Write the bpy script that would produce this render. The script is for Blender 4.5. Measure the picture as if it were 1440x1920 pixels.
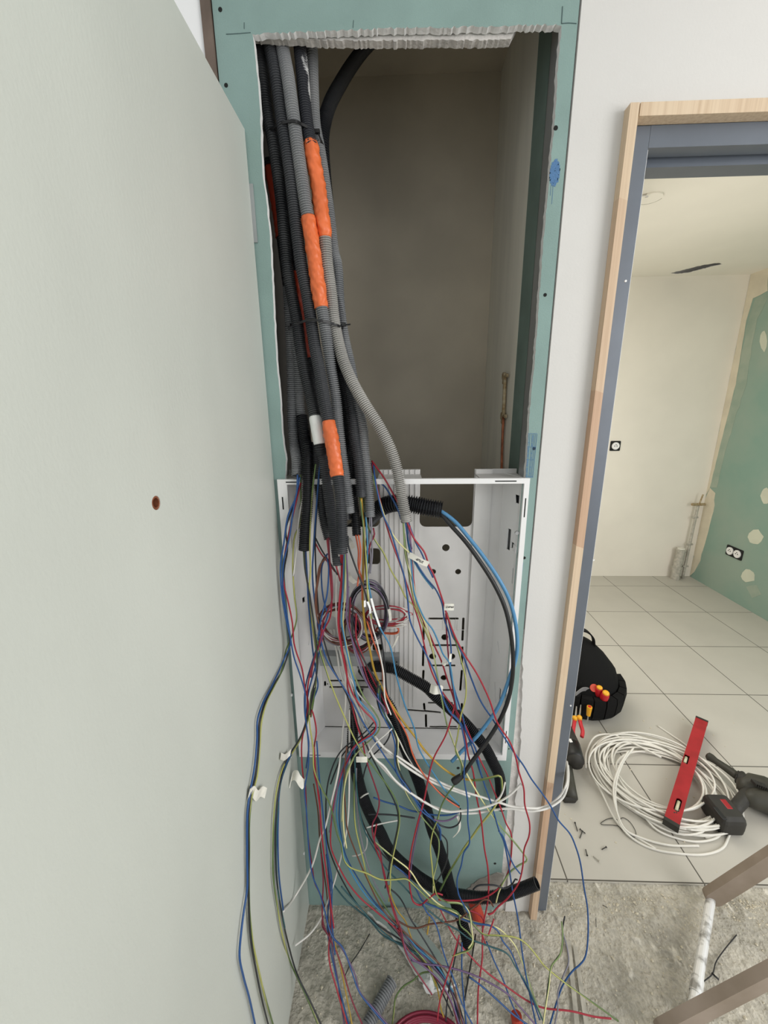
import bpy, math, random
import numpy as np
from mathutils import Vector, Matrix, noise

for o in list(bpy.data.objects):
    bpy.data.objects.remove(o)
SC = bpy.context.scene
COL = SC.collection
random.seed(7)

# ------------------------------------------------------------------ camera, sky, lights, exposure
F, CH, CD = 742.0, 1.55, 0.9
def _n(v):
    v = np.array(v, float); return v / np.linalg.norm(v)
_down = _n((31, -2794, -F)); _Y = _n((24, 198, -F))
_Z = -_down; _Y = _n(_Y - _Z * _Y.dot(_Z)); _X = np.cross(_Y, _Z)
ROT = np.array([_X, _Y, _Z])
CAM = np.array((0.0, -CD, CH))
cam_data = bpy.data.cameras.new('camera')
cam_data.sensor_fit = 'VERTICAL'; cam_data.sensor_height = 36.0
cam_data.lens = F / 1920.0 * 36.0
cam_data.clip_start = 0.02
cam = bpy.data.objects.new('camera', cam_data); COL.objects.link(cam)
cam.matrix_world = Matrix([[*ROT[0], CAM[0]], [*ROT[1], CAM[1]], [*ROT[2], CAM[2]], [0, 0, 0, 1]])
SC.camera = cam
SC.view_settings.view_transform = 'Standard'
SC.view_settings.look = 'None'
SC.view_settings.gamma = 1.0
SC.view_settings.use_curve_mapping = False
SC.view_settings.exposure = 0.08

world = bpy.data.worlds.new('daylight'); SC.world = world; world.use_nodes = True
bg = world.node_tree.nodes['Background']
bg.inputs[0].default_value = (0.93, 0.97, 1.0, 1); bg.inputs[1].default_value = 0.80

def area(name, loc, target, sx, sy, power, color, spread=180):
    l = bpy.data.lights.new(name, 'AREA'); l.shape = 'RECTANGLE'
    l.size = sx; l.size_y = sy; l.energy = power; l.color = color; l.spread = math.radians(spread)
    o = bpy.data.objects.new(name, l); COL.objects.link(o)
    o.location = loc
    o.rotation_euler = (Vector(target) - Vector(loc)).to_track_quat('-Z', 'Y').to_euler()
    return o
area('window_daylight', (2.3, -1.75, 1.7), (-0.1, 0.0, 1.1), 1.5, 1.5, 40, (1.0, 0.985, 0.96))
area('bedroom_window_daylight', (0.62, 1.35, 1.5), (2.2, 1.5, 0.9), 1.2, 1.3, 15, (1.0, 0.965, 0.90))
area('added_doorway_light', (2.62, 0.55, 1.45), (-0.2, -0.15, 0.9), 0.8, 1.2, 9, (1.0, 0.97, 0.92))  # added lamp shining through the doorway onto the leaf, not a window

# ------------------------------------------------------------------ pixel rays turned into points of the place
def ray(px, py): return ROT @ np.array((px - 720, 960 - py, -F))
def atY(px, py, Y=0.0):
    d = ray(px, py); return Vector(CAM + d * (Y - CAM[1]) / d[1])
def atZ(px, py, Z=0.0):
    d = ray(px, py); return Vector(CAM + d * (Z - CAM[2]) / d[2])
def atX(px, py, X):
    d = ray(px, py); return Vector(CAM + d * (X - CAM[0]) / d[0])

# ------------------------------------------------------------------ materials
def mat(name, col, rough=0.6, metal=0.0, bump=0.0, bscale=60.0, var=0.0, vscale=6.0, col2=None, spec=0.5, stretch=None, bdist=0.002, lo=0.35, hi=0.65):
    m = bpy.data.materials.new(name); m.use_nodes = True
    nt = m.node_tree; b = nt.nodes['Principled BSDF']
    b.inputs['Base Color'].default_value = (*col, 1)
    b.inputs['Roughness'].default_value = rough
    b.inputs['Metallic'].default_value = metal
    b.inputs['Specular IOR Level'].default_value = spec
    tc = nt.nodes.new('ShaderNodeTexCoord')
    src = tc.outputs['Object']
    if stretch:
        mp = nt.nodes.new('ShaderNodeMapping'); mp.inputs['Scale'].default_value = stretch
        nt.links.new(src, mp.inputs[0]); src = mp.outputs[0]
    if var > 0 or col2:
        n = nt.nodes.new('ShaderNodeTexNoise'); n.inputs['Scale'].default_value = vscale; n.inputs['Detail'].default_value = 6
        nt.links.new(src, n.inputs['Vector'])
        r = nt.nodes.new('ShaderNodeValToRGB')
        r.color_ramp.elements[0].position = lo; r.color_ramp.elements[1].position = hi
        c2 = col2 if col2 else tuple(min(1, c * (1 + var)) for c in col)
        c1 = col if col2 else tuple(c * (1 - var) for c in col)
        r.color_ramp.elements[0].color = (*c1, 1); r.color_ramp.elements[1].color = (*c2, 1)
        nt.links.new(n.outputs['Fac'], r.inputs[0]); nt.links.new(r.outputs[0], b.inputs['Base Color'])
    if bump > 0:
        n2 = nt.nodes.new('ShaderNodeTexNoise'); n2.inputs['Scale'].default_value = bscale; n2.inputs['Detail'].default_value = 8
        nt.links.new(src, n2.inputs['Vector'])
        bp = nt.nodes.new('ShaderNodeBump'); bp.inputs['Strength'].default_value = bump; bp.inputs['Distance'].default_value = bdist
        nt.links.new(n2.outputs['Fac'], bp.inputs['Height']); nt.links.new(bp.outputs[0], b.inputs['Normal'])
    return m

M = {}
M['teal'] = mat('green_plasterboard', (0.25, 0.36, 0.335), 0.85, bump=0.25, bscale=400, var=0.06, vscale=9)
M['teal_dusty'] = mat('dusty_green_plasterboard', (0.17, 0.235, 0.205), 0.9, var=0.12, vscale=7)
M['gypsum'] = mat('gypsum_core', (0.62, 0.59, 0.56), 0.95, bump=0.8, bscale=180, var=0.12, vscale=40)
M['gypsum_white'] = mat('white_gypsum_edge', (0.85, 0.85, 0.84), 0.95, bump=0.6, bscale=160)
M['white_wall'] = mat('white_primed_wall', (0.70, 0.685, 0.66), 0.85, bump=0.12, bscale=220, var=0.025, vscale=3)
M['bright_wall'] = mat('white_painted_wall', (0.93, 0.93, 0.93), 0.8)
M['brown_gap'] = mat('brown_wood_edge', (0.16, 0.12, 0.095), 0.8, var=0.2, vscale=20)
M['leaf'] = mat('grey_green_primer', (0.555, 0.575, 0.53), 0.42, bump=0.12, bscale=260, var=0.04, vscale=4, stretch=(1, 1, 0.5))
M['kraft'] = mat('brown_grey_board', (0.55, 0.49, 0.39), 0.9, var=0.10, vscale=3.5)
M['beige_board'] = mat('beige_jointed_board', (0.84, 0.81, 0.71), 0.9, var=0.07, vscale=5, stretch=(1, 3, .4))
M['dark_niche'] = mat('shade_dark_board', (0.05, 0.046, 0.042), 0.9)
M['steel'] = mat('galvanised_steel', (0.40, 0.42, 0.43), 0.45, 0.6, var=0.1)
M['grey_metal'] = mat('slate_grey_metal', (0.138, 0.158, 0.19), 0.38, 0.15, bump=0.05, bscale=120, var=0.07, vscale=8)
M['bed_wall'] = mat('cream_primed_wall', (0.82, 0.77, 0.68), 0.9, var=0.03, vscale=2.5)
M['bed_ceiling'] = mat('cream_ceiling', (0.87, 0.83, 0.74), 0.9, var=0.02, vscale=2.5)
M['white_plastic'] = mat('white_enclosure_plastic', (0.86, 0.855, 0.85), 0.38)
M['grey_plastic'] = mat('dusty_white_plastic', (0.66, 0.645, 0.63), 0.5, var=0.04, vscale=12)
M['black'] = mat('black_plastic', (0.012, 0.012, 0.013), 0.45)
M['hole'] = mat('dark_hole', (0.01, 0.011, 0.01), 0.9)
M['cond_dark'] = mat('charcoal_conduit', (0.045, 0.048, 0.055), 0.55, col2=(0.085, 0.088, 0.095), vscale=8)
M['cond_black'] = mat('black_conduit', (0.012, 0.013, 0.016), 0.4, var=0.2)
M['cond_worn'] = mat('worn_black_conduit', (0.028, 0.03, 0.034), 0.5, col2=(0.075, 0.078, 0.082), vscale=14)
M['cond_grey'] = mat('grey_conduit', (0.20, 0.208, 0.22), 0.6, col2=(0.30, 0.305, 0.31), vscale=10)
M['cond_pale'] = mat('pale_dusty_grey_conduit', (0.38, 0.37, 0.35), 0.7, col2=(0.52, 0.505, 0.475), vscale=10)
M['cond_paint'] = mat('black_conduit_with_plaster_smears', (0.04, 0.042, 0.05), 0.5, col2=(0.8, 0.8, 0.8), vscale=16, lo=0.60, hi=0.63, stretch=(1, 1, .45))
M['tape_orange'] = mat('orange_tape', (0.80, 0.17, 0.05), 0.36, bump=0.9, bscale=26, var=0.12, vscale=14, stretch=(1, 1, 0.6), bdist=0.004)
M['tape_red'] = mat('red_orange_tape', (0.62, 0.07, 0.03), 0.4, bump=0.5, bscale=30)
M['tape_white'] = mat('white_tape', (0.85, 0.86, 0.84), 0.4, bump=0.3, bscale=60)
M['paper'] = mat('cream_paper', (0.80, 0.78, 0.70), 0.6, var=0.08, vscale=60)
M['ink'] = mat('black_ink', (0.03, 0.03, 0.035), 0.7)
M['blue_ink'] = mat('blue_ink_stamp', (0.10, 0.22, 0.42), 0.8)
M['pencil'] = mat('pencil_line', (0.08, 0.13, 0.13), 0.8)
M['copper'] = mat('tarnished_copper', (0.34, 0.12, 0.06), 0.5, 0.5, var=0.35, vscale=40)
M['verdigris'] = mat('brown_corroded_brass', (0.30, 0.19, 0.08), 0.6, 0.3, col2=(0.5, 0.42, 0.28), vscale=90)
M['pvc'] = mat('dusty_grey_pvc', (0.36, 0.34, 0.29), 0.7, col2=(0.52, 0.49, 0.42), vscale=40)
M['red_paint'] = mat('red_painted_aluminium', (0.38, 0.020, 0.026), 0.38, 0.05, var=0.12, vscale=16, bump=0.06, bscale=50)
M['dark_rubber'] = mat('dark_rubber', (0.028, 0.026, 0.022), 0.6, bump=0.2, bscale=90, var=0.2, vscale=20)
M['tool_olive'] = mat('dark_olive_tool_plastic', (0.042, 0.040, 0.030), 0.5, var=0.25, vscale=18)
M['bag'] = mat('black_fabric', (0.007, 0.007, 0.007), 0.9, bump=0.4, bscale=300, spec=0.2)
M['bag_grey'] = mat('grey_fabric_trim', (0.22, 0.22, 0.22), 0.8)
M['tool_red'] = mat('red_handle_rubber', (0.55, 0.015, 0.025), 0.4)
M['tool_yellow'] = mat('yellow_handle_rubber', (0.85, 0.42, 0.02), 0.4)
M['chrome'] = mat('bright_steel', (0.55, 0.55, 0.55), 0.25, 0.9)
M['red_block'] = mat('red_conduit_plastic', (0.42, 0.04, 0.02), 0.6, var=0.2)
M['ladder'] = mat('dirty_brown_ladder_rail', (0.26, 0.205, 0.155), 0.6, col2=(0.36, 0.29, 0.235), vscale=7, bump=0.1, bscale=60)
M['ladder_pink'] = mat('worn_ladder_top', (0.42, 0.28, 0.22), 0.6, var=0.12)
M['plaster_splash'] = mat('plaster_splashed_tube', (0.34, 0.33, 0.31), 0.4, 0.3, col2=(0.85, 0.85, 0.84), vscale=30, lo=0.38, hi=0.52)
M['vial'] = mat('pale_vial', (0.62, 0.60, 0.42), 0.2)
M['mortar'] = mat('grey_mortar_patch', (0.34, 0.32, 0.29), 0.95, bump=0.8, bscale=90, var=0.15, vscale=30)
M['filler'] = mat('cream_filler', (0.66, 0.60, 0.47), 0.9, var=0.06, vscale=8)
M['filler_green'] = mat('green_skimmed_board', (0.30, 0.385, 0.32), 0.9, col2=(0.23, 0.355, 0.295), vscale=2.5)
M['white_filler'] = mat('white_filler_patch', (0.60, 0.62, 0.50), 0.9, var=0.06)
M['thin_filler'] = mat('thin_filler_smear', (0.29, 0.37, 0.30), 0.9, col2=(0.37, 0.43, 0.35), vscale=9)
M['cable_white'] = mat('white_cable_sheath', (0.78, 0.755, 0.69), 0.45, var=0.04)
M['cable_blue'] = mat('blue_coax_sheath', (0.085, 0.26, 0.47), 0.35)
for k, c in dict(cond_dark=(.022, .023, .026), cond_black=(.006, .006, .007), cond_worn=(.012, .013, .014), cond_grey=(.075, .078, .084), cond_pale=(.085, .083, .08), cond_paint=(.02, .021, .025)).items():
    M[k + '_groove'] = mat(k.replace('cond_', 'shaded_') + '_conduit_plastic', c, 0.6)  # darker conduit colours that paint shade into the grooves
# wires
WC = dict(R=(0.36, 0.016, 0.035), B=(0.014, 0.075, 0.24), L=(0.05, 0.22, 0.40), K=(0.014, 0.016, 0.020), P=(0.14, 0.085, 0.18),
          O=(0.62, 0.12, 0.05), W=(0.72, 0.70, 0.66), N=(0.13, 0.045, 0.025), Y=(0.48, 0.30, 0.035), D=(0.20, 0.012, 0.035), T=(0.02, 0.085, 0.10), S=(0.22, 0.21, 0.25))
WN = dict(R='red', B='dark blue', L='light blue', K='black', P='purple', O='orange', W='white', N='brown', Y='mustard yellow', G='green and yellow',
          D='dark red', T='dark teal', S='grey', H='pale yellow and green')
for k, c in WC.items():
    M['w' + k] = mat(WN[k].replace(' ', '_') + '_wire_insulation', c, 0.38)
M['wG1'] = mat('wire_green_stripe', (0.10, 0.16, 0.05), 0.4); M['wG2'] = mat('wire_yellow_stripe', (0.42, 0.42, 0.12), 0.4)
M['wH1'] = mat('wire_pale_green_stripe', (0.22, 0.30, 0.12), 0.4); M['wH2'] = mat('wire_pale_yellow_stripe', (0.75, 0.70, 0.35), 0.4)

def wood_mat():
    m = bpy.data.materials.new('finger_jointed_pine'); m.use_nodes = True; nt = m.node_tree; b = nt.nodes['Principled BSDF']
    b.inputs['Roughness'].default_value = 0.6
    tc = nt.nodes.new('ShaderNodeTexCoord'); sp = nt.nodes.new('ShaderNodeSeparateXYZ'); nt.links.new(tc.outputs['Object'], sp.inputs[0])
    ad = nt.nodes.new('ShaderNodeMath'); ad.operation = 'ADD'; nt.links.new(sp.outputs['Z'], ad.inputs[0])
    mx = nt.nodes.new('ShaderNodeMath'); mx.operation = 'MULTIPLY'; nt.links.new(sp.outputs['X'], mx.inputs[0]); mx.inputs[1].default_value = 0.35
    nt.links.new(mx.outputs[0], ad.inputs[1])
    dv = nt.nodes.new('ShaderNodeMath'); dv.operation = 'MULTIPLY'; nt.links.new(ad.outputs[0], dv.inputs[0]); dv.inputs[1].default_value = 2.9
    fl = nt.nodes.new('ShaderNodeMath'); fl.operation = 'FLOOR'; nt.links.new(dv.outputs[0], fl.inputs[0])
    wn = nt.nodes.new('ShaderNodeTexWhiteNoise'); wn.noise_dimensions = '1D'; nt.links.new(fl.outputs[0], wn.inputs['W'])
    r = nt.nodes.new('ShaderNodeValToRGB'); r.color_ramp.elements[0].color = (0.60, 0.40, 0.27, 1); r.color_ramp.elements[1].color = (0.74, 0.59, 0.42, 1)
    nt.links.new(wn.outputs['Value'], r.inputs[0])
    mp = nt.nodes.new('ShaderNodeMapping'); mp.inputs['Scale'].default_value = (160, 160, 2.5); nt.links.new(tc.outputs['Object'], mp.inputs[0])
    n = nt.nodes.new('ShaderNodeTexNoise'); n.inputs['Scale'].default_value = 1.0; n.inputs['Detail'].default_value = 4; nt.links.new(mp.outputs[0], n.inputs['Vector'])
    mix = nt.nodes.new('ShaderNodeMixRGB'); mix.blend_type = 'MULTIPLY'; mix.inputs[0].default_value = 0.45
    r2 = nt.nodes.new('ShaderNodeValToRGB'); r2.color_ramp.elements[0].position = .3; r2.color_ramp.elements[0].color = (0.62, 0.5, 0.4, 1); r2.color_ramp.elements[1].position = .6
    nt.links.new(n.outputs['Fac'], r2.inputs[0]); nt.links.new(r.outputs[0], mix.inputs[1]); nt.links.new(r2.outputs[0], mix.inputs[2])
    nt.links.new(mix.outputs[0], b.inputs['Base Color']); return m
M['wood'] = wood_mat()

def tile_mat():
    m = bpy.data.materials.new('greige_floor_tiles'); m.use_nodes = True; nt = m.node_tree; b = nt.nodes['Principled BSDF']
    b.inputs['Roughness'].default_value = 0.5
    tc = nt.nodes.new('ShaderNodeTexCoord'); mp = nt.nodes.new('ShaderNodeMapping')
    mp.inputs['Location'].default_value = (-0.57 + 0.45 * 4, -0.09 + 0.455 * 4 , 0)
    nt.links.new(tc.outputs['Object'], mp.inputs[0])
    br = nt.nodes.new('ShaderNodeTexBrick'); br.offset = 0.0; br.squash = 1.0
    br.inputs['Scale'].default_value = 1.0; br.inputs['Brick Width'].default_value = 0.45; br.inputs['Row Height'].default_value = 0.455
    br.inputs['Mortar Size'].default_value = 0.0024; br.inputs['Mortar Smooth'].default_value = 0.1
    br.inputs['Color1'].default_value = (0.53, 0.505, 0.45, 1); br.inputs['Color2'].default_value = (0.55, 0.525, 0.465, 1)
    br.inputs['Mortar'].default_value = (0.10, 0.09, 0.075, 1)
    nt.links.new(mp.outputs[0], br.inputs['Vector'])
    n = nt.nodes.new('ShaderNodeTexNoise'); n.inputs['Scale'].default_value = 4; n.inputs['Detail'].default_value = 8; nt.links.new(tc.outputs['Object'], n.inputs['Vector'])
    r2 = nt.nodes.new('ShaderNodeValToRGB'); r2.color_ramp.elements[0].position = .3; r2.color_ramp.elements[0].color = (0.88, 0.88, 0.88, 1); r2.color_ramp.elements[1].position = .7
    nt.links.new(n.outputs['Fac'], r2.inputs[0])
    mix = nt.nodes.new('ShaderNodeMixRGB'); mix.blend_type = 'MULTIPLY'; mix.inputs[0].default_value = 0.6
    nt.links.new(br.outputs['Color'], mix.inputs[1]); nt.links.new(r2.outputs[0], mix.inputs[2]); nt.links.new(mix.outputs[0], b.inputs['Base Color'])
    return m
M['tile'] = tile_mat()

def concrete_mat():
    m = bpy.data.materials.new('rough_plaster_strewn_slab'); m.use_nodes = True; nt = m.node_tree; b = nt.nodes['Principled BSDF']
    b.inputs['Roughness'].default_value = 0.95; b.inputs['Specular IOR Level'].default_value = 0.2
    tc = nt.nodes.new('ShaderNodeTexCoord')
    def nz(s, d, lo, c1, hi, c2, sk=None):
        src = tc.outputs['Object']
        if sk:
            mp = nt.nodes.new('ShaderNodeMapping'); mp.inputs['Scale'].default_value = sk; mp.inputs['Rotation'].default_value = (0, 0, 0.7)
            nt.links.new(src, mp.inputs[0]); src = mp.outputs[0]
        n = nt.nodes.new('ShaderNodeTexNoise'); n.inputs['Scale'].default_value = s; n.inputs['Detail'].default_value = d; nt.links.new(src, n.inputs['Vector'])
        r = nt.nodes.new('ShaderNodeValToRGB'); r.color_ramp.elements[0].position = lo; r.color_ramp.elements[0].color = (*c1, 1)
        r.color_ramp.elements[1].position = hi; r.color_ramp.elements[1].color = (*c2, 1); nt.links.new(n.outputs['Fac'], r.inputs[0]); return n, r
    n1, r1 = nz(6, 10, .34, (0.42, 0.395, 0.335), .62, (0.60, 0.56, 0.475))
    n2, r2 = nz(38, 8, .60, (0, 0, 0), .72, (1, 1, 1), (1, 0.45, 1))
    mix = nt.nodes.new('ShaderNodeMixRGB'); nt.links.new(r2.outputs[0], mix.inputs[0]); nt.links.new(r1.outputs[0], mix.inputs[1]); mix.inputs[2].default_value = (0.74, 0.70, 0.61, 1)
    n3, r3 = nz(120, 6, .3, (0.72, 0.72, 0.72), .7, (1.1, 1.1, 1.1))
    mul = nt.nodes.new('ShaderNodeMixRGB'); mul.blend_type = 'MULTIPLY'; mul.inputs[0].default_value = 0.8
    nt.links.new(mix.outputs[0], mul.inputs[1]); nt.links.new(r3.outputs[0], mul.inputs[2]); nt.links.new(mul.outputs[0], b.inputs['Base Color'])
    add = nt.nodes.new('ShaderNodeMath'); add.operation = 'ADD'; nt.links.new(n2.outputs['Fac'], add.inputs[0]); nt.links.new(n3.outputs['Fac'], add.inputs[1])
    bp = nt.nodes.new('ShaderNodeBump'); bp.inputs['Strength'].default_value = 0.9; bp.inputs['Distance'].default_value = 0.008
    nt.links.new(add.outputs[0], bp.inputs['Height']); nt.links.new(bp.outputs[0], b.inputs['Normal'])
    return m
M['concrete'] = concrete_mat()

# ------------------------------------------------------------------ mesh helpers
class MB:
    def __init__(s): s.v = []; s.f = []; s.mi = []
    def add(s, vs, fs, mi=0):
        k = len(s.v); s.v += [tuple(v) for v in vs]; s.f += [tuple(i + k for i in f) for f in fs]
        s.mi += [mi] * len(fs) if isinstance(mi, int) else mi
        return s
    def box(s, a, b, mi=0, mtx=None):
        x0, y0, z0 = a; x1, y1, z1 = b
        vs = [Vector(p) for p in ((x0, y0, z0), (x1, y0, z0), (x1, y1, z0), (x0, y1, z0), (x0, y0, z1), (x1, y0, z1), (x1, y1, z1), (x0, y1, z1))]
        if mtx: vs = [mtx @ v for v in vs]
        return s.add(vs, [(3, 2, 1, 0), (4, 5, 6, 7), (0, 1, 5, 4), (1, 2, 6, 5), (2, 3, 7, 6), (3, 0, 4, 7)], mi)
    def bbox(s, a, b, r, mi=0, mtx=None):        # box with bevelled vertical and horizontal edges
        x0, y0, z0 = a; x1, y1, z1 = b; prof = []
        for z, q in ((z0, r), (z0 + r * .3, r * .3), (z0 + r, 0), (z1 - r, 0), (z1 - r * .3, r * .3), (z1, r)):
            ring = []
            for cx, cy, a0 in ((x1 - r, y1 - r, 0), (x0 + r, y1 - r, 90), (x0 + r, y0 + r, 180), (x1 - r, y0 + r, 270)):
                for k in range(4):
                    t = math.radians(a0 + k * 30); rr = max(r - q, r * .15)
                    ring.append(Vector((cx + rr * math.cos(t), cy + rr * math.sin(t), z)))
            prof.append(ring)
        return s.loft([[mtx @ v if mtx else v for v in r_] for r_ in prof], mi)
    def loft(s, rings, mi=0, cap=True):
        n = len(rings[0]); vs = [v for r in rings for v in r]; fs = []
        for i in range(len(rings) - 1):
            for j in range(n):
                j2 = (j + 1) % n
                fs.append((i * n + j, i * n + j2, (i + 1) * n + j2, (i + 1) * n + j))
        if cap:
            fs.append(tuple(reversed(range(n)))); fs.append(tuple((len(rings) - 1) * n + j for j in range(n)))
        return s.add(vs, fs, mi)
    def tube(s, pts, r, n=10, mi=0, cap=True, mis=None, twist=0.0):
        rings = []
        rs = r if isinstance(r, (list, tuple, np.ndarray)) else [r] * len(pts)
        fr = frames(pts)
        for i, (p, (u, w)) in enumerate(zip(pts, fr)):
            a0 = twist * i
            rings.append([Vector(p) + (u * math.cos(a0 + 2 * math.pi * k / n) + w * math.sin(a0 + 2 * math.pi * k / n)) * rs[i] for k in range(n)])
        if mis is None: return s.loft(rings, mi, cap)
        k0 = len(s.mi); s.loft(rings, 0, cap)
        for i in range(len(rings) - 1):
            for j in range(n): s.mi[k0 + i * n + j] = mis[j % len(mis)]
        return s
    def disc(s, c, nrm, r, th=0.001, n=16, mi=0):
        c = Vector(c); nrm = Vector(nrm).normalized()
        return s.tube([c - nrm * th / 2, c + nrm * th / 2], r, n, mi)
    def build(s, name, mats, parent=None, smooth=False):
        me = bpy.data.meshes.new(name); me.from_pydata([tuple(v) for v in s.v], [], s.f)
        if not isinstance(mats, (list, tuple)): mats = [mats]
        for m in mats: me.materials.append(m)
        if len(mats) > 1: me.polygons.foreach_set('material_index', s.mi)
        if smooth: me.polygons.foreach_set('use_smooth', [True] * len(me.polygons))
        me.update()
        o = bpy.data.objects.new(name, me); COL.objects.link(o)
        if parent: o.parent = parent
        return o

def frames(pts):
    pts = [Vector(p) for p in pts]; out = []; prev = None
    for i in range(len(pts)):
        t = (pts[min(i + 1, len(pts) - 1)] - pts[max(i - 1, 0)]).normalized()
        if prev is None:
            a = Vector((0, 1, 0)) if abs(t.y) < .9 else Vector((1, 0, 0))
            u = t.cross(a).normalized()
        else:
            u = (prev - t * prev.dot(t))
            u = u.normalized() if u.length > 1e-9 else prev
        prev = u; out.append((u, t.cross(u).normalized()))
    return out

def spline(P, step):
    P = [Vector(p) for p in P]
    if len(P) == 2:
        n = max(2, int((P[1] - P[0]).length / step)); return [P[0].lerp(P[1], i / n) for i in range(n + 1)]
    Q = [P[0] * 2 - P[1]] + P + [P[-1] * 2 - P[-2]]; out = []
    for i in range(1, len(Q) - 2):
        p0, p1, p2, p3 = Q[i - 1:i + 3]
        t01 = max((p1 - p0).length, 1e-4) ** .5; t12 = max((p2 - p1).length, 1e-4) ** .5; t23 = max((p3 - p2).length, 1e-4) ** .5
        m1 = (p2 - p1) + t12 * ((p1 - p0) / t01 - (p2 - p0) / (t01 + t12))
        m2 = (p2 - p1) + t12 * ((p3 - p2) / t23 - (p3 - p1) / (t12 + t23))
        for k in range(12):
            t = k / 12
            out.append(p1 * (2 * t ** 3 - 3 * t * t + 1) + m1 * (t ** 3 - 2 * t * t + t) + p2 * (-2 * t ** 3 + 3 * t * t) + m2 * (t ** 3 - t * t))
    out.append(P[-1])
    res = [out[0]]; acc = 0.0
    for a, b in zip(out, out[1:]):
        d = (b - a).length
        while acc + d >= step and d > 0:
            q = a.lerp(b, (step - acc) / d); res.append(q); d = (b - q).length; a = q; acc = 0.0
        acc += d
    if (res[-1] - out[-1]).length > step * .2: res.append(out[-1])
    return res

def tag(o, label=None, cat=None, group=None, kind=None):
    if label: o['label'] = label
    if cat: o['category'] = cat
    if group: o['group'] = group
    if kind: o['kind'] = kind
    return o
def struct(o): o['kind'] = 'structure'; return o
def empty(name, loc=(0, 0, 0)):
    o = bpy.data.objects.new(name, None); COL.objects.link(o); o.location = loc; o.empty_display_size = .05; return o
def under(child, parent):
    child.parent = parent; child.matrix_parent_inverse = Matrix.Translation(parent.location).inverted(); return child

def plate(name, loops, mapf, th, mats, parent=None, axis=1):
    """flat sheet with real holes: 2D loops -> filled, thick mesh, mapped by mapf(u, v, w) with w in 0..th"""
    cu = bpy.data.curves.new('tmp', 'CURVE'); cu.dimensions = '2D'; cu.fill_mode = 'BOTH'; cu.extrude = th / 2
    for L in loops:
        sp = cu.splines.new('POLY'); sp.points.add(len(L) - 1); sp.use_cyclic_u = True
        for i, (a, b) in enumerate(L): sp.points[i].co = (a, b, 0, 1)
    t = bpy.data.objects.new('tmp', cu); COL.objects.link(t)
    dg = bpy.context.evaluated_depsgraph_get(); dg.update()
    me = bpy.data.meshes.new_from_object(t.evaluated_get(dg)); bpy.data.objects.remove(t)
    nv = [Vector(mapf(v.co.x, v.co.y, v.co.z + th / 2)) for v in me.vertices]
    fs = [tuple(p.vertices) for p in me.polygons]; bpy.data.meshes.remove(me)
    mb = MB(); mi = []
    for f in fs:
        n = (nv[f[1]] - nv[f[0]]).cross(nv[f[2]] - nv[f[1]])
        n = n.normalized() if n.length > 0 else n
        mi.append(0 if abs(n[axis]) > .7 else 1)
    mb.add(nv, fs, mi)
    if not isinstance(mats, (list, tuple)): mats = [mats, mats]
    o = mb.build(name, mats, parent)
    import bmesh
    bm = bmesh.new(); bm.from_mesh(o.data); bmesh.ops.remove_doubles(bm, verts=bm.verts, dist=1e-5); bmesh.ops.recalc_face_normals(bm, faces=bm.faces); bm.to_mesh(o.data); bm.free()
    return o
XZ = lambda Y: (lambda u, v, w: (u, Y + w, v))
def rect(x0, y0, x1, y1): return [(x0, y0), (x1, y0), (x1, y1), (x0, y1)]
def rrect(x0, y0, x1, y1, r, n=5):
    out = []
    for cx, cy, a0 in ((x1 - r, y1 - r, 0), (x0 + r, y1 - r, 90), (x0 + r, y0 + r, 180), (x1 - r, y0 + r, 270)):
        for k in range(n): t = math.radians(a0 + 90 * k / (n - 1)); out.append((cx + r * math.cos(t), cy + r * math.sin(t)))
    return out
def circ(cx, cy, r, n=20): return [(cx + r * math.cos(2 * math.pi * k / n), cy + r * math.sin(2 * math.pi * k / n)) for k in range(n)]
def px2(pts, Y=0.0): return [(p.x, p.z) for p in (atY(a, b, Y) for a, b in pts)]
def jag(L, amp, step=0.006, seed=1):
    rnd = random.Random(seed); out = []
    for (a, b) in zip(L, L[1:]):
        d = math.dist(a, b); n = max(1, int(d / step))
        for i in range(n):
            t = i / n; out.append((a[0] + (b[0] - a[0]) * t + rnd.uniform(-amp, amp), a[1] + (b[1] - a[1]) * t + rnd.uniform(-amp, amp)))
    out.append(L[-1]); return out

# ------------------------------------------------------------------ setting: near side
CEIL = 2.5
# green board wall with the cut-out
left = px2([(474, 64), (481, 130), (487, 194), (490, 278), (493, 330), (499, 375), (506, 444), (509, 497), (515, 619), (518, 674), (526, 758), (529, 813), (536, 863), (535, 905)])
right = px2([(1054, 46), (1050, 82), (1045, 140), (1044, 175), (1039, 240), (1034, 287), (1029, 350), (1024, 400), (1017, 475), (1007, 620), (1002, 683), (999, 707), (993, 773), (989, 839), (985, 900)])
top = px2([(1054, 46), (980, 47), (900, 50), (760, 52), (650, 56), (560, 60), (474, 64)])
zb = 0.612
hole_loop = jag(left, 0.0007, .012, 1) + jag([(-0.262, 1.38), (-0.268, zb), (0.286, zb), (0.286, 1.38)], 0.0002, .05, 2) + jag(list(reversed(right)), 0.0010, .008, 3)[:-1] + jag(top, 0.0018, .004, 4)
TL, TR = -0.326, 0.3185
wall = plate('wall_center', [rect(TL, 0.0, TR, CEIL), hole_loop], XZ(0.0), 0.0135, (M['teal'], M['gypsum_white'])); struct(wall)
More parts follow.
